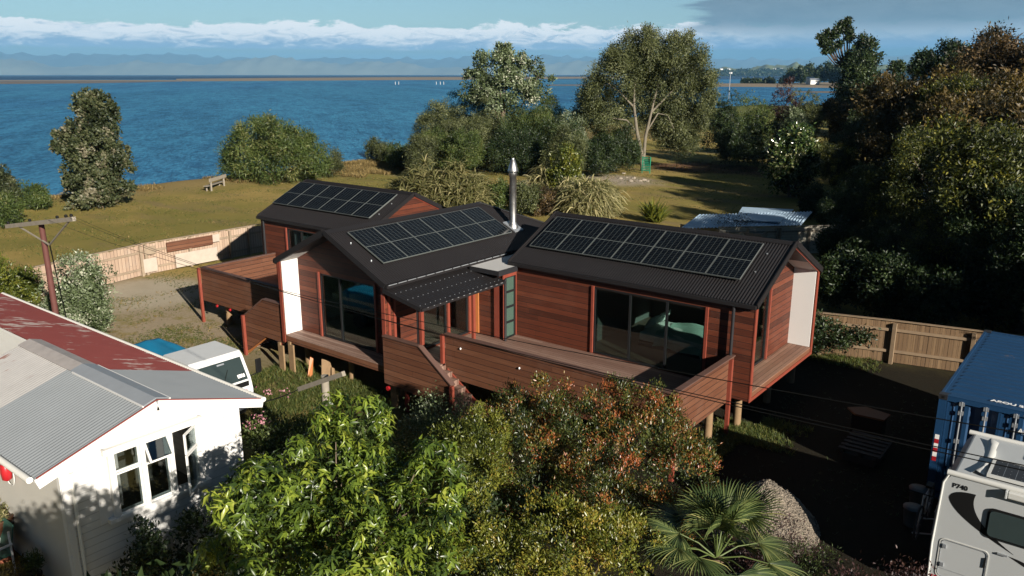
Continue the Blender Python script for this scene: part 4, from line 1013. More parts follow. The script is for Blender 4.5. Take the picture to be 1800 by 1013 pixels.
# ================================================================== FENCES
def fence(name, label, pts, h, m, side, rails=(.35, 1.2), cap=True, post_every=2.4, railm=None, wob=0):
    f = thing(name, label, 'fence', (*pts[0][:2], 0)); rng = random.Random(len(pts)*7+int(h*10))
    bd_, rl, n_post = MB(), MB(), []
    for a, b in zip(pts, pts[1:]):
        a = Vector((*a[:2], 0)); b = Vector((*b[:2], 0)); d = (b-a); L = d.length; d.normalize(); sd = Vector((-d.y, d.x, 0))*side
        n = int(L/.152)
        for i in range(n):
            s0 = a+d*(L*i/n); s1 = a+d*(L*(i+1)/n-.006); tz = h+rng.uniform(-.025, .02)-(.05 if cap else 0); o_ = sd*rng.uniform(-.004, .004)
            bd_.prism([s0+o_+Vector((0, 0, .03)), s1+o_+Vector((0, 0, .03)), s1+o_+Vector((0, 0, tz)), s0+o_+Vector((0, 0, tz))], sd*.02)
        for r_ in rails: rl.beam(a-sd*.035+Vector((0, 0, r_)), b-sd*.035+Vector((0, 0, r_+.0)), .06, .095)
        if cap: rl.beam(a+Vector((0, 0, h+.0)), b+Vector((0, 0, h+.0)), .13, .03)
        k = 0
        while k < L: n_post.append(a+d*k-sd*.10); k += post_every
    bd_.build('paling', m, f); rl.build('rail', railm or rail_w, f)
    for p in n_post:
        mb = MB(); mb.box(p.x-.06, p.x+.06, p.y-.06, p.y+.06, -.05, h-.08); mb.build('post', railm or rail_w, f)
    return f
fl_ = fence('paling_fence', 'pale paling fence between the lawn and the yard, patched with boards', [(-36.4, 9.5), (-37.9, 14.5), (-38.9, 19.5), (-38.9, 25.5), (-38.6, 33)], 1.62, fenceboards, 1)
patchm = plain('bleached_board', (.40, .34, .28), .8, var=.2)
for (a, b, z0, z1, m_) in ((20.6, 23.2, 1.0, 1.5, parapet), (21.0, 23.4, .1, .82, patchm), (19.3, 20.0, .15, .85, patchm), (19.4, 20.0, 1.05, 1.45, rail_w), (23.2, 23.6, 1.1, 1.5, patchm)):
    mb = MB(); mb.box(-38.74, -38.71, a, b, z0, z1); mb.build('patch_board', m_, fl_)
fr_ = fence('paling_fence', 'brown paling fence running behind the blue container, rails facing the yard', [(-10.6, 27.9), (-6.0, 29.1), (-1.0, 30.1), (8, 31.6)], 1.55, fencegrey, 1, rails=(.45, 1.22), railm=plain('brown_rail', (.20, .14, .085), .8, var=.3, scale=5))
fs2 = fence('low_fence', 'low weathered grey fence beside the pale blue roofed shed', [(-18.2, 41.6), (-15.6, 44.0), (-13.0, 46.4)], 1.6, boards('grey_fence_boards', 'xy', .16, [(0, (.28, .26, .21)), (.5, (.42, .40, .33)), (1, (.55, .52, .44))], 3, gap=.05), 1, cap=True, post_every=1.7, rails=(1.3,), railm=greywood)
# sheds
sh = thing('garden_shed', 'low shed with wavy pale blue corrugated roof behind the right wing', 'shed', (-18, 44, 0))
mb = MB(); wall_y(mb, 42.6, .08, -21, -16.2, 0, 1.3); wall_x(mb, -16.2, .08, 42.6, 46.5, 0, 1.3); mb.build('wall', greywood, sh)
mb = MB(); a = G(1195, 402, 1.45); b = G(1408, 396, 1.55); up_ = G(1330, 372, 1.75)-G(1300, 398, 1.5); corr(mb, a, b, (up_.x*.9, up_.y*.9, .25), zero, one, .2, .03); mb.build('roof', iron_blue, sh)
mb = MB(); mb.prism([G(1290, 386, 1.7), G(1372, 390, 1.7), G(1395, 368, 1.75), G(1305, 364, 1.75)], (0, 0, -.06)); mb.build('flat_roof', iron_blue, sh)
# ================================================================== CONTAINER
m, t, b = mat('container_blue'); blue = m
tcn = t.node('ShaderNodeTexCoord'); n_ = t.noise(tcn.outputs['Object'], 1.2, 6, .7); n2_ = t.noise(tcn.outputs['Object'], 14, 4, .7)
c = t.mix(n_, (.003, .026, .074), (.006, .045, .115)); c = t.mix(t.step(t.m('MULTIPLY_ADD', n2_, .5, t.m('MULTIPLY', n_, .5)), .60, .66), c, (.10, .07, .05))
t.set(b.inputs['Base Color'], c); b.inputs['Roughness'].default_value = .5
C_ = thing('shipping_container', 'blue shipping container with ribbed sides and locking bars, behind the motorhome', 'container', (-1.7, 22.5, 0))
cx0, cx1, cy0, cy1, cz0, cz1 = -2.90, -.46, 19.46, 25.52, .16, 2.75
mb = MB()
def ribs(mb, a, b, nrm_, z0, z1, n, dep=.04):
    a = Vector(a); b = Vector(b); nv = Vector(nrm_)*dep; pts = []
    for i in range(n):
        for k, o_ in ((0, 0), (.25, 0), (.40, 1), (.60, 1), (.85, 1), (1.0, 0)):
            if k == .85: continue
            pts.append(a.lerp(b, (i+k*.999)/n)-nv*o_)
    v = [];
    for p in pts: v += [p+Vector((0, 0, z0)), p+Vector((0, 0, z1))]
    mb.add(v, [(2*i, 2*i+2, 2*i+3, 2*i+1) for i in range(len(pts)-1)])
ribs(mb, (cx0+.02, cy0+.16, 0), (cx0+.02, cy1-.16, 0), (-1, 0, 0), cz0+.16, cz1-.08, 21); ribs(mb, (cx1-.02, cy0+.16, 0), (cx1-.02, cy1-.16, 0), (1, 0, 0), cz0+.16, cz1-.08, 21)
ribs(mb, (cx0+.16, cy1-.03, 0), (cx1-.16, cy1-.03, 0), (0, 1, 0), cz0+.16, cz1-.08, 8)
mb.build('side_panel', blue, C_)
mb = MB()
for y_ in (cy0, cy1-.16): 
    for x_ in (cx0, cx1-.16): mb.box(x_, x_+.16, y_, y_+.16, cz0+.12, cz1-.12)
for x_ in (cx0, cx1-.06): mb.box(x_, x_+.06, cy0+.16, cy1-.16, cz1-.09, cz1-.01); mb.box(x_, x_+.06, cy0+.16, cy1-.16, cz0, cz0+.16)
for y_ in (cy0+.01, cy1-.10): mb.box(cx0+.16, cx1-.16, y_, y_+.09, cz1-.13, cz1-.01); mb.box(cx0+.16, cx1-.16, y_, y_+.09, cz0, cz0+.15)
mb.build('frame', blue, C_)
mb = MB(); N_ = 20; v = []                    # roof with shallow pressed corrugations
pts = []
for i in range(N_*4+1):
    yy = cy0+.10+(cy1-cy0-.20)*i/(N_*4); zz = cz1-.030+(.022 if i % 4 in (1, 2) else 0); pts.append((yy, zz))
for yy, zz in pts: v += [(cx0+.02, yy, cz1-.03), (cx0+.13, yy, cz1-.03), (cx0+.20, yy, zz), (cx1-.20, yy, zz), (cx1-.13, yy, cz1-.03), (cx1-.02, yy, cz1-.03)]
mb.add(v, [(i*6+k, i*6+k+1, i*6+k+7, i*6+k+6) for i in range(N_*4) for k in range(5)]); mb.box(cx0+.16, cx1-.16, cy0+.005, cy0+.11, cz1-.012, cz1+.004); mb.build('roof', blue, C_)
for x_ in (cx0-.01, cx1-.17):
    for y_ in (cy0-.01, cy1-.17):
        for z_ in (cz0, cz1-.115):
            mb = MB(); mb.box(x_, x_+.18, y_, y_+.18, z_, z_+.12); mb.box(x_+.06, x_+.12, y_-.003, y_, z_+.03, z_+.09, 1); mb.build('corner_casting', [darktrim, black], C_)
for k_ in (0, 1):
    xa_ = cx0+.17+k_*1.055; mb = MB()
    ribs(mb, (xa_+.03, cy0+.05, 0), (xa_+1.02, cy0+.05, 0), (0, -1, 0), cz0+.18, cz1-.16, 3, .05); mb.box(xa_, xa_+.03, cy0+.03, cy0+.07, cz0+.16, cz1-.14); mb.box(xa_+1.02, xa_+1.05, cy0+.03, cy0+.07, cz0+.16, cz1-.14)
    dr = mb.build('door', blue, C_)
    for q in (.30, .78):
        mb = MB(); xx = xa_+q; mb.tube([(xx, cy0+.0, cz0+.1), (xx, cy0+.0, cz1-.08)], .020, 8)
        for z_ in (cz0+.15, cz0+.8, cz0+1.5, cz1-.18, cz1-.40): mb.box(xx-.05, xx+.05, cy0-.015, cy0+.04, z_, z_+.09)
        mb.build('locking_bar', galv, dr)
mb = MB()
for k in range(6): mb.box(cx0+.03, cx0+.12, cy0-.006, cy0-.002, 1.1+k*.11, 1.1+k*.11+.11, k % 2)
mb.build('reflector_strip', [redplastic, bulb_w], C_)
def text(s, size, M4, m, parent, name='lettering', sx=1, bold=.0):
    cu = bpy.data.curves.new('t', 'FONT'); cu.body = s; cu.size = size; cu.extrude = .0015; cu.offset = bold; cu.align_x = 'LEFT'
    o = bpy.data.objects.new('t', cu); COL.objects.link(o)
    dg = bpy.context.evaluated_depsgraph_get(); me = bpy.data.meshes.new_from_object(o.evaluated_get(dg)); bpy.data.objects.remove(o)
    me.materials.clear(); me.transform(M4 @ Matrix.Diagonal((sx, 1, 1, 1))); return link(me, name, m, parent)
text('ABOU 212093 2', .17, Matrix.Translation((cx0+.98, cy0+.24, cz1+.008)), bulb_w, C_, sx=1.05, bold=.006)
text('ABOU', .15, Matrix.Translation((cx0+1.60, cy0-.006, cz1-.50)) @ Matrix.Rotation(R(90), 4, 'X'), bulb_w, C_, bold=.004)
# ================================================================== MOTORHOME
M_ = thing('motorhome', 'white motorhome with a black swoosh on its side and a solar panel on the roof', 'motorhome', (0, 16.6, 0))
cream = plain('motorhome_white', (.385, .40, .40), .35, var=.02, scale=2); mtrim = plain('motorhome_trim', (.52, .52, .49), .3, var=.02)
mx0, mx1, my0, my1, mz0, mz1 = -2.06, 4.2, 15.52, 17.76, .45, 2.72
mb = MB(); prof = [(mx0+.02, mz0), (mx0-.0, 1.2), (mx0+.03, 2.5), (mx0+.16, mz1-.02), (mx1-.1, mz1), (mx1, mz1-.2), (mx1, mz0)]
mb.prism([Vector((p, my0, z_)) for p, z_ in prof], (0, my1-my0, 0)); mb.build('body', cream, M_, bevel=.03)
mb = MB(); mb.tube([(mx0+.06, my0+.03, mz1-.02), (mx1-.1, my0+.03, mz1)], .055, 10); mb.tube([(mx0+.06, my1-.03, mz1-.02), (mx1-.1, my1-.03, mz1)], .05, 10)
mb.tube([(mx0+.0, my0-.005, mz0), (mx0-.02, my0-.005, 1.2), (mx0+.02, my0-.005, 2.5), (mx0+.10, my0+.01, mz1-.03)], .022, 8); mb.build('edge_trim', mtrim, M_)
mb = MB(); v = []
for i in range(9): q = i/8; v += [(mx0+.42+.10*math.sin(q*math.pi), my0+.25+1.7*q, mz1-.01), (mx0+.42+.10*math.sin(q*math.pi)+.05+.10*math.sin(q*math.pi), my0+.25+1.7*q, mz1+.06)]
for i in range(9): q = i/8; v += [(mx0+.62, my0+.25+1.7*q, mz1-.0)]
mb.add(v, [(2*i, 2*i+2, 2*i+3, 2*i+1) for i in range(8)]+[(2*i+1, 2*i+3, 18+i+1, 18+i) for i in range(8)], 0, True); mb.build('roof_fairing', mtrim, M_)
mb = MB(); mb.box(-1.35, .35, my0+.22, my0+.95, mz1+.03, mz1+.065); sp_ = mb.build('solar_panel', darktrim, M_)
mb = MB(); 
for a in ((-1.40, .40, my0+.18, my0+.22), (-1.40, .40, my0+.95, my0+.99), (-1.40, -1.35, my0+.22, my0+.95), (.35, .40, my0+.22, my0+.95)): mb.box(*a, mz1+.02, mz1+.075)
mb.build('panel_frame', mtrim, sp_)
mb = MB()
for i in range(9): 
    for j in range(5): xx = -1.25+i*.19; yy = my0+.28+j*.15; mb.box(xx-.006, xx+.006, yy-.006, yy+.006, mz1+.066, mz1+.069)
for i in range(8): mb.box(-1.16+i*.19, -1.155+i*.19, my0+.24, my0+.93, mz1+.066, mz1+.068)
mb.build('cell_joint', galv, sp_)
mb = MB(); mb.box(-.72, -.05, my0+1.35, my0+1.95, mz1+.0, mz1+.10); mb.build('roof_vent', plain('smoked_vent', (.04, .035, .03), .3), M_, bevel=.03)
mb = MB(); mb.box(-1.02, 3.6, my0-.10, my0+.0, mz1-.17, mz1-.04); mb.build('awning_box', mtrim, M_, bevel=.02)
mb = MB(); mb.box(-1.06, -1.02, my0-.11, my0, mz1-.18, mz1-.03); mb.build('awning_cap', cream, M_, bevel=.01)
def decal(pts, m, name, off=.004):
    mb = MB(); mb.prism([Vector((p, my0-off, z_)) for p, z_ in pts], (0, off*.9, 0)); return mb.build(name, m, M_)
def bez(p0, p1, p2, n=14): return [((1-k)**2*p0[0]+2*k*(1-k)*p1[0]+k*k*p2[0], (1-k)**2*p0[1]+2*k*(1-k)*p1[1]+k*k*p2[1]) for k in [i/n for i in range(n+1)]]
def S_(px, py): q = at_y(px, py, my0); return (q.x, q.z)
o1 = bez(S_(1668, 874), S_(1672, 905), S_(1782, 976)); o2 = bez(S_(1782, 976), S_(1694, 905), S_(1716, 870)); o3 = bez(S_(1716, 870), S_(1672, 858), S_(1668, 874), 8)
decal(o1+o2[1:]+o3[1:-1], black, 'swoosh')
decal([S_(1772, 978), S_(1790, 985), S_(1830, 1005), S_(1830, 1012), S_(1800, 997)], black, 'swoosh')
text('P740', .125, Matrix.Translation((S_(1674, 855)[0], my0-.005, S_(1674, 856)[1])) @ Matrix.Rotation(R(90), 4, 'X'), black, M_, bold=.003)
# side window
wxa, wza = S_(1742, 896); wxb = wxa+1.0; wz1 = wza+.0; wz0 = wza-.50
def rrect(x0, x1, z0, z1, r, n=5):
    o = []
    for cx_, cz_, a0 in ((x1-r, z1-r, 0), (x0+r, z1-r, 90), (x0+r, z0+r, 180), (x1-r, z0+r, 270)):
        for i in range(n+1): a = R(a0+90*i/n); o.append((cx_+r*math.cos(a), cz_+r*math.sin(a)))
    return o
f_ = decal(rrect(wxa-.04, wxb+.04, wz0-.04, wz1+.04, .10), black, 'window', .03)
mb = MB(); mb.prism([Vector((p, my0-.045, z_)) for p, z_ in rrect(wxa, wxb, wz0, wz1, .07)], (0, .014, 0)); mb.build('pane', plain('smoked_acrylic', (.035, .05, .05), .08, spec=.7), f_)
hx, hz = S_(1655, 944)
def ring_decal(x0, x1, z0, z1, r, wd, m, name):
    a = rrect(x0, x1, z0, z1, r); b = rrect(x0+wd, x1-wd, z0+wd, z1-wd, r-wd); n = len(a); mb = MB()
    v = [(p, my0-.010, z_) for p, z_ in a]+[(p, my0-.010, z_) for p, z_ in b]+[(p, my0, z_) for p, z_ in a]+[(p, my0, z_) for p, z_ in b]
    mb.add(v, [(i, (i+1) % n, n+(i+1) % n, n+i) for i in range(n)]+[(i, 2*n+i, 2*n+(i+1) % n, (i+1) % n) for i in range(n)]+[(n+i, n+(i+1) % n, 3*n+(i+1) % n, 3*n+i) for i in range(n)]); return mb.build(name, m, M_)
ring_decal(hx-.02, hx+.80, .55, hz, .10, .018, mtrim, 'locker_door'); ring_decal(hx+.01, hx+.77, .58, hz-.03, .08, .008, galv, 'locker_seal')
for q, z_ in ((hx+.04, hz-.16), (hx+.04, hz-.55)):
    mb = MB(); mb.box(q, q+.06, my0-.03, my0, z_-.04, z_+.04); mb.build('latch', galv, M_)
mb = MB(); mb.box(hx+.73, hx+.76, my0-.02, my0, hz-.35, hz-.15); mb.build('latch', black, M_)
q = S_(1762, 975); mb = MB(); mb.box(q[0]-.08, q[0]+.08, my0-.03, my0, q[1]-.015, q[1]+.015); mb.build('marker_light', galv, M_)
for x_ in (-.2, 3.3):
    for y_ in (my0+.02, my1-.24):
        mb = MB(); mb.tube([(x_, y_, .34), (x_, y_+.22, .34)], .34, 20); w0 = mb.build('wheel', rubber, M_); mb = MB(); mb.tube([(x_, y_-.01, .34), (x_, y_+.05, .34)], .2, 16); mb.build('rim', galv, w0)
mb = MB(); mb.box(mx0+.2, mx1-.2, my0+.15, my1-.15, .28, mz0); mb.build('chassis', black, M_)
mb = MB(); mb.box(mx0-.02, mx0+.03, my0+.05, my0+.16, .5, 1.0); mb.build('tail_light', redplastic, M_)
mb = MB()
for z_ in (.74,): mb.box(mx0+.02, mx1-.05, my0-.004, my0, z_, z_+.008)
for x_ in (.95, 2.6): mb.box(x_, x_+.006, my0-.004, my0, .46, 2.5)
mb.build('panel_seam', galv, M_)
mb = MB(); mb.box(mx0+.05, mx0+.30, my0-.006, my0, .46, .56); mb.build('skirt_reflector', redplastic, M_)
# bicycle rack + bicycle on the back
rk = MB()
for y_ in (16.3, 17.0): rk.tube([(mx0, y_, 1.7), (mx0-.12, y_, 1.6), (mx0-.14, y_, .95), (mx0-.5, y_, .85)], .018, 8)
for z_ in (1.0, 1.5): rk.tube([(mx0-.13, 16.2, z_), (mx0-.13, 17.1, z_)], .016, 8)
rk.build('bicycle_rack', galv, M_)
bk = thing('bicycle', 'grey bicycle hanging on the back of the motorhome in the shade', 'bicycle', (mx0-.38, 16.6, .87))
bx = mx0-.38
def wheel(cy_, cz_, r=.33):
    mb = MB(); pts = [(bx, cy_+r*math.cos(a), cz_+r*math.sin(a)) for a in [2*math.pi*i/24 for i in range(25)]]; mb.tube(pts, .022, 6, cap=False); o = mb.build('wheel', rubber, bk)
    mb = MB()
    for i in range(10): a = 2*math.pi*i/10; mb.tube([(bx, cy_, cz_), (bx, cy_+r*math.cos(a), cz_+r*math.sin(a))], .003, 3)
    mb.build('spokes', galv, o)
wheel(16.1, 1.22); wheel(17.12, 1.22)
mb = MB()
for a, b in (((17.12, 1.22), (16.68, 1.15)), ((16.68, 1.15), (16.80, 1.68)), ((17.12, 1.22), (16.82, 1.58)), ((16.68, 1.15), (16.28, 1.62)), ((16.28, 1.66), (16.82, 1.62)), ((16.28, 1.75), (16.1, 1.22))): mb.tube([(bx, *a), (bx, *b)], .018, 6)
mb.build('bicycle_frame', galv, bk)
mb = MB(); mb.box(bx-.06, bx+.06, 16.72, 16.95, 1.70, 1.75); mb.build('saddle', black, bk)
mb = MB(); mb.tube([(bx-.28, 16.25, 1.78), (bx, 16.28, 1.76), (bx+.25, 16.25, 1.78)], .014, 6); mb.build('handlebar', black, bk)
# ================================================================== TRUCK
K = thing('flatbed_truck', 'small white truck with its tray covered by a blue tarpaulin, parked by the white house', 'truck', (-20.6, 11.7, 0))
kx1 = -18.78; ky0, ky1 = 10.98, 12.60
tw = plain('truck_white_paint', (.58, .59, .58), .25, var=.04, scale=2, spec=.6)
prof = [(-20.62, .55), (kx1+.06, .55), (kx1+.08, .95), (kx1+.0, 1.28), (-19.12, 1.92), (-19.25, 2.02), (-20.5, 2.04), (-20.62, 1.95)]
mb = MB(); mb.prism([Vector((p, ky0, z_)) for p, z_ in prof], (0, ky1-ky0, 0)); mb.build('cab', tw, K, bevel=.05)
def on_ws(u, v_, off=.012):     # windscreen plane
    a = Vector((kx1+.0, 0, 1.28)); b = Vector((-19.12, 0, 1.92)); n_ = Vector((.64, 0, .34)).normalized(); p = a.lerp(b, v_)+n_*off; return Vector((p.x, ky0+(ky1-ky0)*u, p.z))
def wsq(u0, u1, v0, v1, off, name, m, th=.006):
    mb = MB(); q = [on_ws(u0, v0, off), on_ws(u1, v0, off), on_ws(u1, v1, off), on_ws(u0, v1, off)]; mb.prism(q, Vector((.64, 0, .34)).normalized()*th); return mb.build(name, m, K)
ws = wsq(.06, .94, -.02, .93, .002, 'windscreen', plain('dark_windscreen', (.028, .040, .038), .06, spec=.8))
mb = MB(); mb.tube([on_ws(.45, 0, .025), on_ws(.62, .55, .03)], .008, 5); mb.build('wiper', black, ws)
mb = MB(); mb.tube([on_ws(.80, 0, .025), on_ws(.90, .32, .03)], .008, 5); mb.build('wiper', black, ws)
wsq(.76, .90, .10, .24, .010, 'sticker', bulb_w); wsq(.08, .12, .62, .90, .010, 'sticker', bulb_w)
wsq(.46, .60, .80, .86, .010, 'rear_view_mirror', galv)
mb = MB(); mb.box(kx1+.035, kx1+.05, ky0+.1, ky1-.1, 1.05, 1.22); mb.build('grille', black, K)
text('CANTER', .075, Matrix.Translation((kx1+.088, ky0+.95, 1.02)) @ Matrix.Rotation(R(90), 4, 'Z') @ Matrix.Rotation(R(90), 4, 'X'), bulb_w, K)
for y_ in (ky0+.08, ky1-.34):
    mb = MB(); mb.box(kx1+.05, kx1+.09, y_, y_+.26, .72, .90); mb.build('headlight', glass_w, K)
mb = MB(); mb.box(kx1+.0, kx1+.12, ky0, ky1, .42, .60); mb.build('bumper', tw, K, bevel=.03)
for y_, s_ in ((ky0, -1), (ky1, 1)):
    mb = MB(); mb.prism([Vector((p, y_+s_*.004, z_)) for p, z_ in ((-20.35, 1.25), (-19.05, 1.22), (-19.30, 1.82), (-20.35, 1.86))], (0, s_*.006, 0)); mb.build('side_window', plain('dark_side_glass', (.02, .025, .025), .08, spec=.7), K)
    mb = MB(); yy = y_+s_*.28; mb.box(kx1-.02, kx1+.04, yy-.09, yy+.09, 1.35, 1.78); mi_ = mb.build('wing_mirror', black, K, bevel=.02); mb = MB(); mb.tube([(kx1-.05, y_, 1.3), (kx1, yy, 1.36)], .015, 6); mb.build('mirror_arm', black, mi_)
for x_ in (-19.4, -22.9):
    for y_ in (ky0+.02, ky1-.22):
        mb = MB(); mb.tube([(x_, y_, .34), (x_, y_+.20, .34)], .34, 20); w0 = mb.build('wheel', rubber, K); mb = MB(); mb.tube([(x_, y_-.01, .34), (x_, y_+.06, .34)], .18, 16); mb.build('rim', galv, w0)
mb = MB(); mb.box(-23.9, -20.6, ky0+.2, ky1-.2, .45, .75); mb.build('chassis', black, K)
mb = MB(); mb.box(-23.9, -20.72, ky0-.02, ky1+.02, .75, .82); mb.box(-23.9, -20.72, ky0-.02, ky0+.02, .82, 1.2); mb.box(-23.9, -20.72, ky1-.02, ky1+.02, .82, 1.2); mb.box(-23.94, -23.9, ky0-.02, ky1+.02, .82, 1.2); mb.box(-20.76, -20.72, ky0+.02, ky1-.02, .82, 1.55); mb.build('tray', tw, K)
tarpm = plain('blue_tarpaulin', (.012, .19, .34), .5, var=.2, scale=2.5, bump=.2); mb = MB(); v = []; n = 24
for i in range(n+1):
    for j in range(n+1):
        a, b_ = i/n, j/n; xx = -23.95+3.2*a; yy = ky0-.05+(ky1-ky0+.1)*b_; e_ = min(a, 1-a, b_, 1-b_)
        zz = 1.22+.26*min(1, e_*13)+.04*math.sin(b_*3.1)+.012*math.sin(a*14+b_*9)+.01*math.sin(b_*21+a*5)
        if e_ == 0: zz -= .35
        v.append((xx, yy, zz))
mb.add(v, [(i*(n+1)+j, (i+1)*(n+1)+j, (i+1)*(n+1)+j+1, i*(n+1)+j+1) for i in range(n) for j in range(n)], 0, True); mb.build('tarpaulin', tarpm, K)
for o_ in [K]: o_.location += Vector((-.75, -.12, 0))
# ================================================================== SMALL THINGS
def single(mb, name, m, label, cat, group=None, **k): return tag(mb.build(name, m, **k), label, cat, group)
bn = thing('bench', 'old timber bench facing the sea at the edge of the lawn', 'bench', (-64.2, 39.4, 0))
a = G(357, 336); b = G(398, 329); a = Vector((-63.2, 38.0, 0)); b = Vector((-65.2, 40.9, 0)); dn = (b-a).normalized(); sn = Vector((-dn.y, dn.x, 0))
for q in (.12, .88):
    p = a.lerp(b, q); mb = MB(); mb.beam(p, p+Vector((0, 0, 1.12)), .12, .12, up=(1, 0, 0)); mb.build('leg', greywood, bn)
    mb = MB(); mb.beam(p+sn*.42, p+sn*.42+Vector((0, 0, .45)), .1, .1, up=(1, 0, 0)); mb.build('leg', greywood, bn)
mb = MB(); mb.beam(a-sn*.08+Vector((0, 0, .98)), b-sn*.08+Vector((0, 0, .98)), .05, .30); mb.build('backrest', greywood, bn)
mb = MB(); mb.beam(a+sn*.28+Vector((0, 0, .48)), b+sn*.28+Vector((0, 0, .48)), .42, .05); mb.build('seat', greywood, bn)
# gravel heap
rng = np.random.default_rng(5)
m, t, b = mat('loose_gravel'); gravelm = m
tcn = t.node('ShaderNodeTexCoord'); vo = t.node('ShaderNodeTexVoronoi', i_Scale=24.0); t.set(vo.inputs['Vector'], tcn.outputs['Object'])
t.set(b.inputs['Base Color'], t.mix(t.m('MULTIPLY', vo.outputs['Color'], 1.0), (.07, .058, .045), (.26, .215, .16))); b.inputs['Roughness'].default_value = .9
t.set(b.inputs['Normal'], t.bump(vo.outputs['Distance'], 1.0, .05))
n = 110; v = []; gc = Vector((-5.5, 16.15, 0))
for i in range(n+1):
    for j in range(n+1):
        xx = -2.0+4.0*i/n; yy = -2.1+4.2*j/n; r_ = math.hypot(xx/1.2, yy/1.4)+.05*math.sin(xx*5+yy*3)
        zz = 1.22*(1-math.sqrt(r_*r_+.012)) if r_ < 1 else -.03; zz = zz+.04*math.sin(xx*4.1+yy*2.3)*(r_ < .95)+(rng.normal(0, .022) if r_ < 1 else 0)
        v.append((gc.x+xx, gc.y+yy, zz))
mb = MB(); mb.add(v, [(i*(n+1)+j, (i+1)*(n+1)+j, (i+1)*(n+1)+j+1, i*(n+1)+j+1) for i in range(n) for j in range(n)], 0, True)
single(mb, 'gravel_heap', gravelm, 'heap of brown gravel behind the fan palm', 'gravel heap')
# pallet and orange board
darkwood = plain('shade_darkened_wood', (.035, .03, .025), .8, var=.3)  # pallet timber darkened, yard shade painted into its colour
pl_ = thing('pallet', 'dark timber pallet stood on the shaded ground right of the deck', 'pallet', (-4.7, 21.2, 0))
for i in range(6):
    mb = MB(); y_ = 20.4+i*.24; mb.box(-5.2, -4.2, y_, y_+.12, .34, .37); mb.build('slat', darkwood, pl_)
for x_ in (-5.15, -4.7, -4.25):
    mb = MB(); mb.box(x_, x_+.09, 20.4, 21.75, .22, .34); mb.build('bearer', darkwood, pl_)
mb = MB(); mb.box(-5.1, -4.3, 20.5, 21.7, 0, .20); mb.build('base_deck', darkwood, pl_)
mb = MB(); mb.prism([(-5.6, 22.5, .62), (-5.3, 22.15, .62), (-4.55, 22.2, .62), (-4.5, 22.7, .62), (-5.2, 22.85, .62)], (0, 0, .05)); single(mb, 'plywood_offcut', plain('shade_darkened_plywood', (.16, .07, .025), .7), 'orange plywood offcut catching a sliver of sun beyond the pallet', 'plywood')  # plywood darkened, surrounding shade painted into its colour
mb = MB(); mb.box(-5.4, -4.6, 22.25, 22.75, 0, .61); single(mb, 'timber_crate', plain('dark_crate_wood', (.02, .015, .01), .8), 'dark timber crate under the orange plywood offcut', 'crate')
for p, lb in (((-3.0, 19.2), 'farther of two pale buckets beside the motorhome'), ((-2.9, 18.2), 'nearer of two pale buckets beside the motorhome')):
    mb = MB(); mb.lathe((*p, 0), [(.16, 0), (.20, .4), (.215, .41), (.215, .44), (.05, .45)], 18); single(mb, 'bucket', plain('grey_bucket', (.07, .08, .085), .5), lb, 'bucket', 'buckets beside the motorhome')
# timber offcuts leaning under the house
for k, (px, py, h_, w_, dx) in enumerate(((541, 664, .62, .16, .22), (566, 668, .62, .44, .45), (584, 672, .40, .14, .5))):
    p = G(px, py); a = Vector((p.x, p.y, 0)); mb = MB(); e_ = rv*w_; mb.prism([a, a+e_, a+e_*.6-rv*dx*.4+Vector((-.1, .35, h_*.9)), a-rv*dx*.4+Vector((-.1, .35, h_))], Vector((.02, -.03, 0)))
    single(mb, 'timber_offcut', [oiled, pilewood, pilewood][k], ['narrow orange offcut leaning leftmost under the middle gable', 'wide brown board leaning between two offcuts under the middle gable', 'short brown offcut leaning rightmost under the middle gable'][k], 'timber offcut')
# green slatted lounger by the gum tree
gl_ = thing('garden_lounger', 'green slatted lounger propped below the tall pale-trunked tree', 'seat', (-40.2, 73.3, 0)); 
mb = MB()
for i in range(9): mb.box(-40.8, -39.8, 73.2+i*.02, 73.24+i*.02, .25+i*.16, .25+i*.16+.11)
mb.build('backrest', greenpl, gl_)
for x_ in (-40.75, -39.85): mb = MB(); mb.box(x_-.03, x_+.03, 73.25, 73.32, 0, 1.7); mb.build('leg', greenpl, gl_)
# corner of the garden by the white house
ch = thing('garden_chair', 'white framed garden chair with a green seat beside the grey wall', 'chair', (-17.0, 4.75, 0))
for i, (x_, y_) in enumerate(((-17.35, 4.4), (-16.75, 4.4), (-17.35, 4.95), (-16.75, 4.95))):
    mb = MB(); mb.tube([(x_, y_, 0), (x_, y_, .62 if y_ < 4.9 else .95)], .022, 8); mb.build('leg', white_lin, ch)
for x_ in (-17.35, -16.75): mb = MB(); mb.tube([(x_, 4.35, .63), (x_, 4.98, .66)], .028, 8); mb.build('armrest', white_lin, ch)
mb = MB(); mb.box(-17.32, -16.78, 4.4, 4.95, .40, .45); mb.build('seat', plain('dark_green_sling', (.02, .07, .05), .7), ch)
mb = MB(); mb.prism([(-17.32, 4.93, .45), (-16.78, 4.93, .45), (-16.80, 5.05, 1.02), (-17.30, 5.05, 1.02)], (0, .03, 0)); mb.build('backrest', bpy.data.materials['dark_green_sling'], ch)
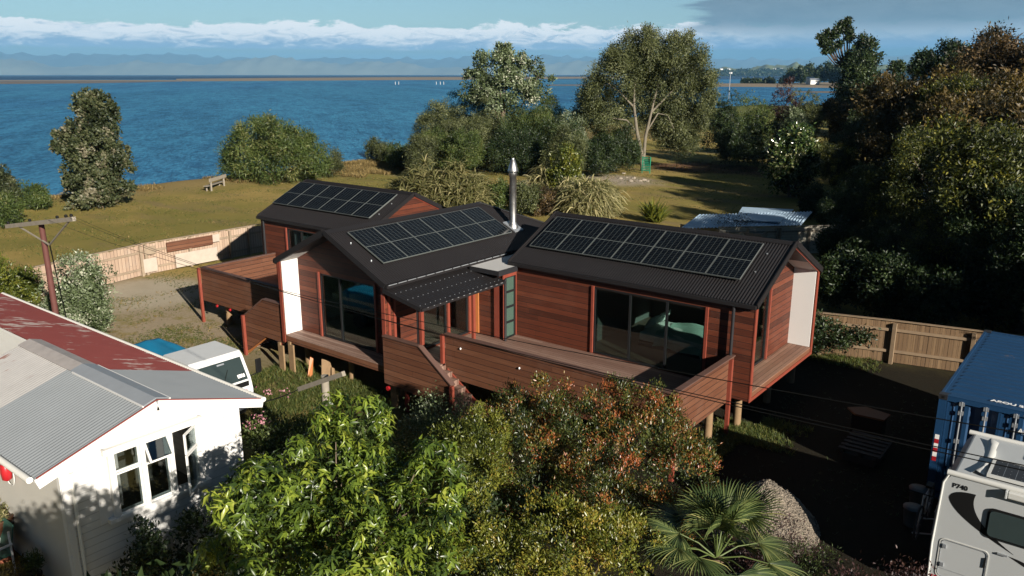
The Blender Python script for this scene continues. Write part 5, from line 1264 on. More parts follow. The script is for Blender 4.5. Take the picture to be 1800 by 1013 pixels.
def pot(x, y, r, h, m, label, plantm, seed, ph=.25, stand=None):
    p = thing('potted_plant', label, 'potted plant', (x, y, 0))
    z0 = 0
    if stand: mb = MB(); mb.lathe((x, y, 0), [(r*.7, 0), (r*.6, stand)], 16); mb.build('stand', terracotta, p); z0 = stand
    mb = MB(); mb.lathe((x, y, z0), [(r*.6, 0), (r*.95, h*.5), (r, h*.85), (r*1.05, h), (r*.9, h), (r*.85, h*.9)], 22); mb.build('pot', m, p)
    rg = np.random.default_rng(seed); (V, Fc, tt), _ = crown_geo([(0, 0, z0+h+ph*.35, r*.95, r*.95, ph)], rg, nsub=7, ncl=80, nleaf=9, leaf=(.10, .02), cs=.04)
    link(np_mesh('foliage', V, Fc, tt), 'foliage', LM[plantm], p, local=True)
pot(-17.55, 5.0, .34, .42, glazedpot, 'dark glazed pot of yellow grass on a terracotta stand by the grey wall', 'cream', 3, .2, .55)
pot(-16.35, 4.3, .22, .3, terracotta, 'terracotta pot of mixed foliage in front of the garden chair', 'rust', 4, .3)
pot(-16.0, 4.95, .22, .28, glazedpot, 'small dark pot with olive foliage right of the garden chair', 'olive', 6, .3)
pot(-16.5, 3.75, .25, .28, terracotta, 'terracotta pot with trailing green foliage at the bottom left corner', 'hedgey', 8, .35)
pot(-13.6, 6.6, .28, .42, plain('pale_concrete_pot', (.3, .3, .29), .8), 'pale square-looking pot in the shade under the white wall', 'dark', 7, .35)
hr = thing('hose_hanger', 'red and white hose hanger on the grey wall under the eave', 'hose hanger', (-17.6, 5.2, 1.9))
mb = MB(); mb.lathe((-16.95, 5.16, 1.92), [(.02, 0), (.09, .05), (.105, .2), (.09, .36), (.03, .42)], 16); mb.build('float', redplastic, hr)
mb = MB(); pts = [(-16.93+.24*math.cos(a), 5.2, 2.10+.28*math.sin(a)) for a in [2*math.pi*i/24 for i in range(25)]]; mb.tube(pts, .012, 6, cap=False); mb.build('loop', white_lin, hr)
# markers in the water, lamp post, far buildings
for px, ml in zip((695, 701, 767, 774, 780), ('left pole of the pair of white markers in the water', 'right pole of the pair of white markers in the water', 'left pole of the three white markers in the water', 'middle pole of the three white markers in the water', 'right pole of the three white markers in the water')):
    p = G(px, 149, -1.5); mb = MB(); mb.tube([(p.x, p.y, -1.6), (p.x, p.y, 1.8)], .22, 8); single(mb, 'channel_marker', white_lin, ml, 'marker pole', 'marker poles standing in the water')
p, h_, w_ = TB(1281, 1287, 130, 300); lp = thing('lamp_post', 'tall thin white lamp post by the inlet above the dark hedge', 'lamp post', p)
mb = MB(); mb.tube([p, p+Vector((0, 0, h_))], .10, 8); mb.build('pole', galv, lp, ) ; mb = MB(); mb.box(p.x-.35, p.x+.5, p.y-.3, p.y+.3, h_, h_+.6); mb.build('lamp_head', white_lin, lp)
def farhouse(px, py, D, w, h, lb, zb=None, cat='house'):
    d_ = ray(px, py); q = math.hypot(d_.x, d_.y); x_, y_ = d_.x/q*D, d_.y/q*D; z_ = CZ+d_.z/q*D if zb is None else zb
    f = thing('house', lb, cat, (x_, y_, z_), PHI); mb = MB(); mb.box(-w/2, w/2, -w/3, w/3, -h, h*.6); mb.build('wall', white_lin, f, local=True)
    mb = MB(); mb.prism([(-w/2-.3, -w/3-.3, h*.6), (-w/2-.3, w/3+.3, h*.6), (-w/2-.3, 0, h*1.3)], (w+.6, 0, 0)); mb.build('roof', galv, f, local=True)
farhouse(1424, 142.5, 900, 7, 3.2, 'small white cottage left of its neighbour on the far sand bank'); farhouse(1431, 144, 880, 9, 2.6, 'wider white cottage right of its neighbour on the far sand bank')
for k, (px, py) in enumerate(((1268, 118), (1281, 116.5), (1349, 118), (1362, 118.5), (1374, 118), (1296, 126))):
    farhouse(px, py, 5500 if k < 5 else 5230, 20, 5, ['pale house leftmost on the far hill', 'pale house second from left on the far hill', 'pale house on the middle of the far hill', 'pale house right of the middle one on the far hill', 'pale house rightmost on the far hill', 'pale house low by the far shore'][k], 42 if k < 5 else 6)
hw_ = thing('villa', 'white walled house glimpsed through the leaves of the right-hand trees', 'house', (0, 0, 0)); hp, _, _ = TB(1700, 1800, 210, 62)
hw_.location = (hp.x, hp.y, 0); hw_.rotation_euler = (0, 0, R(25))
mb = MB(); mb.box(-3, 4, -2, 3, 0, 4.3); mb.build('wall', white_lin, hw_, local=True); mb = MB(); mb.prism([(-3.4, -2.4, 4.3), (-3.4, 3.4, 4.3), (-3.4, .5, 5.6)], (7.8, 0, 0)); mb.build('roof', galv, hw_, local=True)
for q in (-1.8, 1.8):
    mb = MB(); mb.box(q-.6, q+.6, -2.06, -2.0, 2.4, 3.7); mb.build('window', darktrim, hw_, local=True)
# rocks
rg = random.Random(4)
ORD = 'leftmost second third fourth fifth sixth seventh eighth ninth rightmost'.split()
for k in range(10):
    px, py = 1084+6*k, rg.uniform(306, 322); p = G(px, py); r_ = rg.uniform(.12, .32); mb = MB(); v = []
    for i in range(7):
        for j in range(5):
            th_ = math.pi*j/4; ph_ = 2*math.pi*i/7; rr_ = r_*rg.uniform(.75, 1.15); v.append((p.x+rr_*math.sin(th_)*math.cos(ph_), p.y+rr_*math.sin(th_)*math.sin(ph_), .05+rr_*.6*math.cos(th_)))
    mb.add(v, [(i*5+j, ((i+1) % 7)*5+j, ((i+1) % 7)*5+j+1, i*5+j+1) for i in range(7) for j in range(4)]); single(mb, 'rock', plain('pale_rock', (.26, .22, .17), .9, var=.25) if k == 0 else bpy.data.materials['pale_rock'], f'{ORD[k]} of the pale rocks lying below the dark conifer-like bush', 'rock', 'rocks at the foot of the conifer')
# ================================================================== VEGETATION
def blades(rng, centers, n, L, W, droop, seg=4, spread=.5, lean=0.0):
    """arching ribbon blades as one numpy mesh: returns V,F,tint"""
    m_ = len(centers)*n; c = np.repeat(np.array(centers, float), n, 0)
    a = rng.uniform(0, 6.283, m_); el_ = rng.uniform(.15, 1, m_)**.7*spread
    D = np.stack([np.cos(a)*np.sin(el_), np.sin(a)*np.sin(el_), np.cos(el_)], 1); Sd = nrm(np.stack([-np.sin(a), np.cos(a), rng.normal(0, .5, m_)], 1))
    Ln = L*rng.uniform(.6, 1.2, m_); Wn = W*rng.uniform(.7, 1.3, m_); dr = droop*rng.uniform(.5, 1.5, m_)
    V = []; 
    for k in range(seg+1):
        s_ = k/seg; p = c+D*(Ln*s_)[:, None]; p[:, 2] -= dr*Ln*s_**2.2*.9; p[:, :2] += (D[:, :2])*(dr*Ln*s_**2*.35)[:, None]
        w_ = Wn*(1-s_**2.5)*.5+.0008; V += [p-Sd*w_[:, None], p+Sd*w_[:, None]]
    V = np.stack(V, 1); K = 2*(seg+1); base = np.arange(m_)[:, None, None]*K
    q = np.array([[2*k, 2*k+1, 2*k+3, 2*k+2] for k in range(seg)])[None]; Fc = (base+q).reshape(-1, 4)
    return V.reshape(-1, 3), Fc, np.repeat(rng.random(m_), K)
def clump(name, label, cat, loc, r, h, n, leafm, seed, W=.05, droop=.55, spread=.6, nb=10, group=None, seg=4, part_name='blades', z0=0, L=None, zf=.45):
    rng = np.random.default_rng(seed); q = rng.random(n)**.5*r; a = rng.uniform(0, 6.28, n)
    cs_ = np.stack([q*np.cos(a), q*np.sin(a), np.full(n, z0)+rng.uniform(0, h*zf, n)*(1-q/r*.5)], 1)
    V, Fc, tt = blades(rng, cs_, nb, L or h*.8, W, droop, seg, spread)
    t = thing(name, label, cat, loc, 0, group); link(np_mesh(part_name, V, Fc, tt*.7+rng.random(len(tt))*.2), part_name, LM[leafm], t, local=True); return t
def bush(label, l, r, t_, D, leafm, seed, name='bush', cat='bush', hs=None, blobs=None, **kw):
    p, h, w_ = TB(l, r, t_, D); h = max(h, .5) if hs is None else hs
    if blobs is None:
        rg = random.Random(seed); R0 = w_/2
        blobs = [(0, 0, h*.5, R0*.78, R0*.7, h*.52)]
        for k in range(4):
            a = rg.uniform(0, 6.28); rr = R0*.45; blobs.append((rr*math.cos(a), rr*math.sin(a)*.9, h*rg.uniform(.28, .5), R0*rg.uniform(.4, .55), R0*.45, h*rg.uniform(.28, .42)))
    else:
        # blobs in picture-plane units: (u,v,size) u across -1..1 of half width, v height 0..1
        bb = []
        for u, v_, s_ in blobs: bb.append((rv.x*u*w_/2, rv.y*u*w_/2, v_*h, s_*w_/2, s_*w_/2, s_*w_/2*kw.get('zs', 1)))
        blobs = bb
    kw.pop('zs', None)
    return tree(name, label, cat, p, blobs, leafm, seed, **kw)
# ---- the shore
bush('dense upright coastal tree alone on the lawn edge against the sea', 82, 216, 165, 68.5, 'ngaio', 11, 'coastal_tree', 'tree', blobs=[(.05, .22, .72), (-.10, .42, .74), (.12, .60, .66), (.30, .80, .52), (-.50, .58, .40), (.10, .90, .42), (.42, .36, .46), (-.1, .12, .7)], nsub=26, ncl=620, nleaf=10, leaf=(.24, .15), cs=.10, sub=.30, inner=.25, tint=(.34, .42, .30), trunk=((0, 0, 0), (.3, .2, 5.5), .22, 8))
bush('broad feathery green bush on the lawn edge right of the bench', 368, 575, 197, 78, 'olive', 12, 'coastal_bush', 'bush', blobs=[(0, .30, .55), (-.45, .28, .42), (.42, .30, .45), (.05, .66, .38), (-.28, .55, .34), (.35, .52, .32), (.72, .22, .25), (-.75, .30, .2)], nsub=24, ncl=760, nleaf=14, leaf=(.34, .07), cs=.22, sub=.34, droop=.2, tint=(.38, .36, .34), trunk=((0, 0, 0), (0, 0, 2), .12, 8))
bush('small grey twiggy shrub at the right foot of the feathery green bush', 560, 602, 256, 80, 'grey', 13, 'shrub', nsub=10, ncl=160, nleaf=9, leaf=(.2, .06), cs=.2)
bush('dark shrub cut by the left edge of the photo, by the water', -50, 24, 288, 69, 'ngaio', 14, nsub=14, ncl=260, nleaf=10, leaf=(.2, .1))
bush('low rounded olive bush left of the dense coastal tree', 18, 98, 326, 69, 'olive', 15, nsub=14, ncl=300, nleaf=10, leaf=(.2, .06))
bush('small dark bush between the left edge and the low rounded bush', -30, 40, 345, 62, 'olive', 16, nsub=10, ncl=200, nleaf=10, leaf=(.2, .06))
for k, (l, r, t_, D) in enumerate(((640, 694, 246, 91), (676, 728, 252, 86))):
    bush(['round scrubby bush on the shore, left of its neighbour', 'round scrubby bush on the shore, touching the big thicket'][k], l, r, t_, D, ['grey', 'olive'][k], 20+k, nsub=14, ncl=300, nleaf=10, leaf=(.22, .07), cs=.15)
# ---- centre thicket
G3 = 'bushes of the thicket behind the flue'
th_ = [('grey shadowed bush at the left end of the thicket', 715, 800, 182, 88, 'grey'), ('tall grey-green bush, left middle of the thicket', 770, 880, 152, 91, 'grey'),
 ('olive bush in the middle of the thicket below the tall tree', 850, 950, 160, 90, 'olive'), ('olive bush right of the middle of the thicket', 920, 1010, 172, 89, 'olive'), ('yellowish bush at the right end of the thicket', 960, 1052, 192, 86, 'silver'),
 ('low scrub bush, first from the left along the front of the thicket', 705, 790, 240, 80, 'grey'), ('low scrub bush, second from the left along the front of the thicket', 770, 860, 225, 79, 'olive'), ('low scrub bush, third from the left along the front of the thicket', 950, 1045, 232, 77, 'grey'), ('low scrub bush, rightmost along the front of the thicket', 1020, 1110, 245, 79, 'dark'), ('wide dark bush under the middle of the thicket', 850, 965, 222, 81, 'dark'), ('grey bush at the back of the thicket on the left', 715, 850, 170, 96, 'grey'), ('olive bush at the back of the thicket on the right', 880, 1045, 180, 97, 'grey'), ('round olive bush between the thicket and the forked trunks', 1030, 1105, 222, 92, 'olive'), ('dark bush low between the thicket and the forked trunks', 1010, 1080, 250, 80, 'dark'), ('dull bush filling the middle of the thicket', 815, 905, 178, 86, 'grey'), ('dull olive bush filling the right middle of the thicket', 890, 990, 188, 85, 'olive'), ('small bush at the foot of the thicket on its left end', 728, 800, 232, 82, 'olive'),
 ('low brown bush in front of the thicket on its left', 790, 868, 205, 84, 'grey'), ('low dark bush in front of the thicket on its right', 930, 1035, 218, 82, 'dark'), ('dark bush under the tall tree, seen over the flue', 862, 945, 212, 84, 'dark')]
for k, (lb, l, r, t_, D, lm) in enumerate(th_):
    bush(lb, l, r, t_, D, lm, 30+k, group=None, nsub=26, ncl=760, nleaf=12, leaf=(.19, .06), cs=.16, sub=.34, tint=(.32, .42, .34))
bush('tall leafy tree rising above the thicket behind the flue', 795, 972, 84, 89, 'silver', 41, 'tall_tree', 'tree', blobs=[(-.15, .80, .50), (.35, .74, .42), (-.55, .66, .40), (.72, .62, .34), (0, .92, .26), (.05, .6, .5), (-.3, .55, .35)], nsub=24, ncl=520, nleaf=10, leaf=(.26, .16), cs=.14, sub=.34, tint=(.28, .4, .3), trunk=((0, 0, 0), (0, 0, 7.5), .28, 10), open_=.08)
# gum with visible trunks
p, h, w_ = TB(1020, 1250, 64, 86)
def rel(u, v_, s_, d_=0): return (rv.x*u*w_/2+fwv.x*d_, rv.y*u*w_/2+fwv.y*d_, v_*h, s_*w_/2, s_*w_/2, s_*w_/2*.85)
bl = [rel(*q) for q in ((.05, .84, .42, 0), (.45, .80, .38, -1), (-.35, .66, .42, 0), (.70, .64, .34, 1), (-.70, .52, .28, 0), (.15, .62, .40, 2), (-.05, .95, .25, 0), (.55, .42, .36, 2), (-.72, .64, .22, 1), (.82, .36, .30, 2), (.40, .93, .2, 0), (-.2, .80, .36, 1), (.3, .70, .4, 1), (.75, .78, .22, 0), (.6, .25, .34, 3), (-.45, .46, .3, 2), (-.78, .44, .26, 1), (-.52, .36, .24, 1), (.30, .40, .36, 3), (.55, .30, .3, 3), (.88, .52, .26, 1), (0, .52, .4, 3), (-.85, .36, .18, 1), (.9, .68, .2, 0), (.62, .96, .14, 0), (-.55, .82, .2, 0))]
rng = np.random.default_rng(51); (V, Fc, tt), subs = crown_geo(bl, rng, nsub=30, ncl=900, nleaf=13, leaf=(.24, .08), cs=.24, sub=.34, open_=.08, tint=(.42, .36, .32), droop=.15)
gt = thing('tall_gum_tree', 'tallest spreading tree with pale forked trunks, right of the thicket', 'tree', p)
link(np_mesh('crown', V, Fc, tt), 'crown', LM['grey'], gt, local=True)
mb = MB()
def limb(pts, r0, r1): mb.tube([Vector(q) for q in pts], [r0+(r1-r0)*i/(len(pts)-1) for i in range(len(pts))], 8)
q = lambda u, z_, d_=0: (rv.x*u+fwv.x*d_, rv.y*u+fwv.y*d_, z_)
limb([q(.3, 0), q(0, 2), q(-.5, 4), q(-.9, 6.5), q(-1.0, 9.5), q(-.6, 11.5)], .27, .05); limb([q(.3, 1.2), q(.4, 3.5), q(.9, 6), q(1.5, 9), q(1.8, 11.5)], .20, .05)
limb([q(-.5, 4), q(-1.6, 5.2), q(-3.0, 5.4), q(-4.4, 5.9)], .10, .03); limb([q(.5, 4), q(1.6, 5.9), q(2.6, 5.7), q(3.3, 4.4)], .09, .03); limb([q(-.9, 6.5), q(-2.4, 8), q(-4.0, 9.2)], .12, .03); limb([q(.9, 6), q(2.8, 8), q(4.5, 9.4)], .12, .03); limb([q(-1, 8.5), q(-.1, 10.4), q(0, 12.2)], .09, .03)
mb.build('trunk', plain('mottled_gum_bark', (.15, .13, .095), .85, var=.5, scale=2.5, bump=.4), gt, local=True)
bush('dark conifer-like bush left of the pale forked trunks', 1062, 1132, 224, 83, 'dark', 52, nsub=20, ncl=420, nleaf=12, leaf=(.28, .05), up=.9, tint=(.35, .3, .35))
bush('leafy bush hiding the right side of the pale forked trunks', 1155, 1245, 165, 90, 'grey', 53, nsub=20, ncl=460, nleaf=11, leaf=(.22, .07), tint=(.35, .36, .3))
for k, (lb, l, r, t_, D, lm) in enumerate((('dark hedge bush at the left end of the right-hand hedge row', 1235, 1310, 170, 95, 'dark'), ('green bush in the middle of the right-hand hedge row', 1290, 1370, 165, 97, 'olive'), ('purple-topped bush standing over the right-hand hedge row', 1335, 1420, 148, 103, 'purple'), ('dull olive bush at the right end of the hedge row', 1385, 1450, 160, 99, 'grey'), ('pale topped bush in front of the hedge row', 1378, 1425, 182, 88, 'silver'), ('dark green bush low in front of the hedge row', 1280, 1390, 215, 90, 'dark'), ('dark bush at the foot of the lawn shadows', 1250, 1330, 235, 94, 'dark'))):
    bush(lb, l, r, t_, D, lm, 60+k, nsub=20, ncl=460, nleaf=11, leaf=(.22, .08), tint=(.30, .36, .3))
bush('magnolia-like tree with large glossy leaves at the lawn corner', 1348, 1452, 212, 70, 'gloss', 71, 'glossy_tree', 'tree', blobs=[(0, .42, .6), (-.5, .3, .42), (.5, .3, .4), (0, .18, .5), (0, .62, .62), (-.45, .52, .42), (.45, .55, .42), (.1, .8, .4), (-.3, .35, .35), (.35, .35, .3)], nsub=22, ncl=420, nleaf=8, leaf=(.30, .14), cs=.16, tint=(.34, .40, .50), trunk=((0, 0, 0), (0, 0, 3), .12, 9))
# reeds
for k, (px, D, r_, h_, n_) in enumerate(((750, 57, 2.1, 5.2, 300), (800, 56, 1.9, 5.0, 280), (722, 60, 1.6, 4.2, 180), (832, 58, 1.3, 4.0, 130))):
    p, _, _ = TB(px-5, px+5, 200, D); clump('reed_clump', ['tallest straw-coloured reed clump behind the left roof', 'straw-coloured reed clump right of the tallest one', 'low reed clump at the left of the reed bed', 'low reed clump at the right of the reed bed'][k], 'reeds', p, r_, h_, n_, 'reed', 80+k, .085, .75, .95, 16, L=1.25, zf=.80)
for k, (px, D, r_, h_, n_, lm) in enumerate(((1035, 56.5, 1.7, 4.6, 280, 'cream'), (1000, 60, 1.1, 3.6, 110, 'cream'), (952, 64, .9, 4.6, 90, 'cream'), (1064, 59, 1.1, 3.8, 110, 'cream'))):
    p, _, _ = TB(px-5, px+5, 200, D); clump('cream_grass_clump', ['largest cream grass clump beside the roof gap', 'cream grass clump left of the largest one', 'cream grass clump near the flue top', 'small cream grass clump nearest the conifer'][k], 'ornamental grass', p, r_, h_, n_, lm, 90+k, .085, .95, 1.0, 14, L=1.35, zf=.66)
bush('bright green leafy shrub between the cream grass clumps', 965, 1030, 255, 63, 'hedgey', 95, nsub=14, ncl=300, nleaf=10, leaf=(.2, .09))
for k, (l, r, t_, D, lm) in enumerate(((850, 905, 322, 58, 'olive'), (895, 960, 322, 57, 'grey'), (935, 985, 335, 57, 'rust'), (800, 865, 345, 58, 'olive'))):
    bush(['mixed green shrub left of the flue base', 'mixed grey shrub right of the flue', 'brownish shrub by the roof gap', 'low green shrub behind the middle ridge'][k], l, r, t_, D, lm, 96+k, nsub=14, ncl=320, nleaf=10, leaf=(.16, .07), tint=(.35, .4, .35))
p = G(1148, 392); clump('flax_plant', 'spiky yellow-green flax behind the right wing ridge', 'flax', p, .5, 1.9, 22, 'hedgey', 101, .10, .25, .95, 14)
bush('bare brown shrub over the pale blue shed roof', 1255, 1325, 352, 47, 'autumn', 102, hs=2.2, nsub=10, ncl=120, nleaf=8, leaf=(.12, .03), cs=.2, inner=.02)
# ---- near left
bush('silvery shrub beside the rusty pole behind the white house', 55, 215, 458, 33, 'silver', 110, 'silvery_shrub', 'shrub', nsub=26, ncl=900, nleaf=12, leaf=(.11, .055), cs=.08, tint=(.35, .36, .42), trunk=((0, 0, 0), (0, 0, 1.2), .06, 8))
bush('yellow-green bush cut by the left edge behind the rusty pole', -60, 62, 440, 38, 'hedgey', 111, hs=2.3, nsub=20, ncl=600, nleaf=12, leaf=(.14, .05), cs=.1)
bush('dark green bush at the left edge above the red roof', -60, 40, 500, 34, 'dark', 112, hs=2.0, nsub=16, ncl=400, nleaf=10, leaf=(.12, .05))
# ---- foreground right-hand big trees: a few crowns, copied and turned
protoT = []
def big(label, seed, lm, r=4.2, h=9.5, leaf=(.26, .12), **kw):
    rg = random.Random(seed); bl = [(0, 0, h*.62, r*.75, r*.75, h*.30)]
    for k in range(9):
        a = k*2.4+rg.uniform(-.4, .4); q_ = r*rg.uniform(.35, .72); bl.append((q_*math.cos(a), q_*math.sin(a), h*rg.uniform(.30, .80), r*rg.uniform(.30, .46), r*rg.uniform(.30, .46), h*rg.uniform(.12, .19)))
    kk = dict(nsub=24, ncl=520, nleaf=13, cs=.22, sub=.32, tint=(.30, .38, .34), inner=.12, trunk=((0, 0, 0), (.3, -.2, h*.62), .30, 12, .4)); kk.update(kw)
    return tree('broadleaf_tree', label, 'tree', (0, 0, 0), bl, lm, seed, barkm=bark_d, leaf=leaf, **kk)
A_ = big('', 201, 'walnut', leaf=(.22, .08), ncl=900); B_ = big('', 202, 'dark', 4.6, 9, leaf=(.20, .08), ncl=900); Cc = big('', 203, 'autumn', 4.4, 9.5, leaf=(.22, .09), ncl=850, open_=.12); E_ = big('', 204, 'rust', 4.4, 9, leaf=(.20, .09), ncl=850, open_=.1); Dm = big('', 205, 'autumn', 4.6, 8.6, inner=.2)
used = set()

HH = {A_: 9.5, B_: 9, Cc: 9.5, E_: 9, Dm: 8.6}
def place(src, label, px, top, D, rz, sxy=1.0, xy=None, h=None):
    if src in used: o = copy_tree(src)
    else: o = src; used.add(src)
    if xy is None: p, hh, _ = TB(px-5, px+5, top, D)
    else: p, hh = Vector((*xy, 0)), h
    k = hh/(HH[src]*.93); o.location = p; o.rotation_euler = (0, 0, rz); o.scale = (k*sxy, k*sxy, k)
    o['label'] = label; o['group'] = 'tall trees crowding the right side'; return o
place(E_, 'rust-brown tree at the top right edge of the photo', 1840, 70, 78, .3, 1.15)
place(Cc, 'brown autumn tree left of the rust-brown one at the top right', 1765, 66, 92, 1.3, 1.0)
place(Dm, 'olive tree below the domed tree, on the skyline of the right-hand mass', 1625, 128, 74, 2.0, 1.0)
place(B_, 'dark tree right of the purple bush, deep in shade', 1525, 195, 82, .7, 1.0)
place(A_, 'nearest yellow-tipped tree overhanging the brown fence at the right edge', 1790, 205, 39, 2.2, 1.0)
place(A_, 'yellow-tipped tree in the middle of the right-hand mass', 1655, 225, 48, .4, .95)
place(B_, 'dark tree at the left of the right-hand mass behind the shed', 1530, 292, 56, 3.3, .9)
place(Dm, 'shaded olive tree between the two yellow-tipped trees', 1725, 170, 56, 4.2, 1.0)
place(Cc, 'brown leafed tree behind the yellow-tipped trees', 1770, 150, 64, 5.0, 1.0)
place(B_, 'low dark tree right behind the brown fence', 1585, 405, 40, 1.0, 1.1)
place(B_, 'low dark tree behind the fence beside the right wing gable', 1500, 400, 44, 2.6, 1.0)
place(A_, 'dark leafy tree behind the container end of the fence', 1690, 360, 38, 5.5, 1.1)
place(Dm, 'olive tree on the far side of the shaded hollow', 1590, 240, 66, 5.2, 1.0)
place(B_, 'dark tree on the right edge behind the container', 1830, 330, 36, 3.9, 1.0)
place(A_, 'yellowish tree among the dark trees above the shed', 1480, 250, 68, 2.2, .8)
place(B_, 'dark tree filling the hollow above the shed at the left of the mass', 1500, 330, 50, 4.4, 1.05)
place(B_, 'dark tree just right of the shed roof', 1560, 380, 46, 0.2, 1.1)
place(Dm, 'olive tree below the bare branch skyline tree', 1500, 175, 100, 1.5, 1.1)
place(B_, 'dark tree between the purple bush and the glossy-leaved tree', 1475, 262, 80, 5.9, .9)
place(A_, 'yellow-tipped tree high in the mass below the domed tree', 1700, 130, 70, 3.0, 1.0)
for k, (l_, r_, t_, D) in enumerate(((1440, 1530, 440, 36), (1510, 1610, 450, 35), (1590, 1700, 470, 34), (1440, 1520, 395, 44), (1520, 1620, 400, 44), (1405, 1470, 330, 60), (1440, 1540, 345, 54), (1690, 1800, 470, 35))):
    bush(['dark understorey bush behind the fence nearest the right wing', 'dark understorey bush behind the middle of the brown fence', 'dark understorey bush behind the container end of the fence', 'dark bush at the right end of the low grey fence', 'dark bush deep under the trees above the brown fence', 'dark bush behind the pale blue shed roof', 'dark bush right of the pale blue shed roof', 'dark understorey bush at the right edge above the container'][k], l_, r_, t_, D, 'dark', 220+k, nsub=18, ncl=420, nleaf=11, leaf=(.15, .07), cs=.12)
# outside the frame on the sunny side: they throw the shade over the yard and lawn
for k, (x_, y_, h_, s_) in enumerate(((-2, 58, 10, A_), (6, 44, 11, B_), (5.5, 34, 7.5, Dm), (11, 32, 8, B_), (14, 54, 11, B_), (3, 70, 11, Cc), (17, 31, 9, B_), (4, 40.5, 8, B_), (-2, 86, 11, B_), (9, 62, 10, Dm), (12, 40, 9, B_), (4.6, 31.0, 6.5, B_), (9, 30, 7.5, Dm))):
    place(s_, 'wood tree at the right beyond the frame', 0, 0, 0, k*1.1, 1.1, (x_, y_), h_)
# skyline trees far right
def far(label, l, r, t_, D, lm, seed, name='tall_tree', blobs=None, **kw):
    return bush(label, l, r, t_, D, lm, seed, name, 'tree', blobs=blobs or [(0, .6, .6), (-.35, .45, .5), (.35, .45, .5), (0, .8, .4), (0, .2, .7)], **{**dict(nsub=22, ncl=460, nleaf=11, leaf=(.42, .24), cs=.3, tint=(.28, .34, .3)), **kw})
far('domed dark tree on the skyline left of the autumn trees', 1612, 1742, 50, 135, 'dark', 301, 'domed_tree', blobs=[(.05, .55, .95), (0, .3, .95), (-.1, .72, .62)], zs=.75, nsub=34, ncl=900)
far('dark tall tree with a bare spreading branch on its left', 1478, 1560, 52, 150, 'dark', 302, 'skyline_tree', blobs=[(.1, .82, .45), (-.1, .66, .62), (.25, .55, .65), (-.2, .40, .75), (.2, .25, .8), (.5, .72, .3), (-.35, .75, .28)], trunk=((0, 0, 0), (0, 0, 16), .5, 8))
far('small dark tree right of the tall skyline tree', 1556, 1604, 92, 160, 'dark', 303); far('slim dark tree beside the domed tree', 1596, 1622, 96, 170, 'dark', 304, blobs=[(0, .8, .5), (0, .5, .8), (0, .3, .9)])
p, h, w_ = TB(1442, 1510, 40, 150); gb = thing('spreading_gum', 'open umbrella-topped gum reaching left from behind the dark skyline tree', 'tree', p)
bl = []
for u, v_, s_ in ((-.85, .86, .15), (-.70, .80, .15), (-.55, .90, .13), (-.45, .82, .16), (-.25, .88, .15), (-.30, .76, .12), (-.05, .92, .16), (.15, .97, .15), (.35, 1.0, .14), (.45, .92, .16), (.6, .86, .16), (-.62, .74, .1), (.1, .8, .15)): bl.append((rv.x*u*w_/2, rv.y*u*w_/2, v_*h, s_*w_/2*1.1, s_*w_/2*1.1, s_*w_/2*.7))
rng = np.random.default_rng(61); (V, Fc, tt), subs = crown_geo(bl, rng, nsub=7, ncl=60, nleaf=9, leaf=(.45, .25), cs=.22); link(np_mesh('crown', V, Fc, tt), 'crown', LM['dark'], gb, local=True)
mb = MB(); base_ = Vector((rv.x*w_*.45, rv.y*w_*.45, 0)); fk = Vector((rv.x*w_*.35, rv.y*w_*.35, h*.60)); mb.tube([base_, fk], [.5, .3], 7)
for b_ in bl: e_ = Vector(b_[:3]); mb.tube([fk, fk.lerp(e_, .5)-Vector((0, 0, .9)), e_], [.22, .13, .05], 5)
mb.build('trunk', bark_d, gb, local=True)
far('low purple-brown bush at the water edge below the skyline tree', 1432, 1532, 158, 155, 'purple', 305, 'bush', blobs=[(0, .55, .5), (-.5, .5, .4), (.5, .5, .45), (.1, .35, .6)], zs=.55)
far('brown bush right of the purple-brown one', 1500, 1590, 150, 140, 'rust', 306, 'bush', zs=.8)
# pines on the far bank
for k, (l, r, t_, D) in enumerate(((1398, 1420, 118, 930), (1412, 1436, 114, 960), (1432, 1452, 118, 940), (1444, 1472, 109, 900), (1462, 1490, 112, 880), (1380, 1402, 124, 980), (1488, 1520, 112, 860), (1372, 1386, 138, 940), (1320, 1342, 143.5, 960), (1304, 1322, 144.5, 965), (1345, 1360, 141, 960))):
    far(['tree in the dark row on the far bank, second group from the left', 'taller tree behind the first far cottage', 'tree over the second far cottage', 'tallest tree in the dark row on the far bank', 'tree right of the tallest one on the far bank', 'leftmost full tree of the dark row on the far bank', 'tree at the right end of the dark row, half behind the skyline tree', 'tiny shrub left of the dark row on the far bank', 'tiny shrub in the middle of the sand bank', 'tiny shrub farthest left on the sand bank', 'tiny shrub nearest the dark row on the sand bank'][k], l, r, t_, D, 'dark', 320+k, 'pine_tree' if k < 7 else 'shrub', nsub=10, ncl=120, nleaf=8, leaf=(2.2, 1.2), cs=1.2, blobs=[(0, .35, .8), (0, .65, .6), (-.4, .3, .5), (.4, .35, .5), (0, .85, .35)] if k < 7 else [(0, .4, .5), (-.5, .3, .4), (.5, .35, .4)])
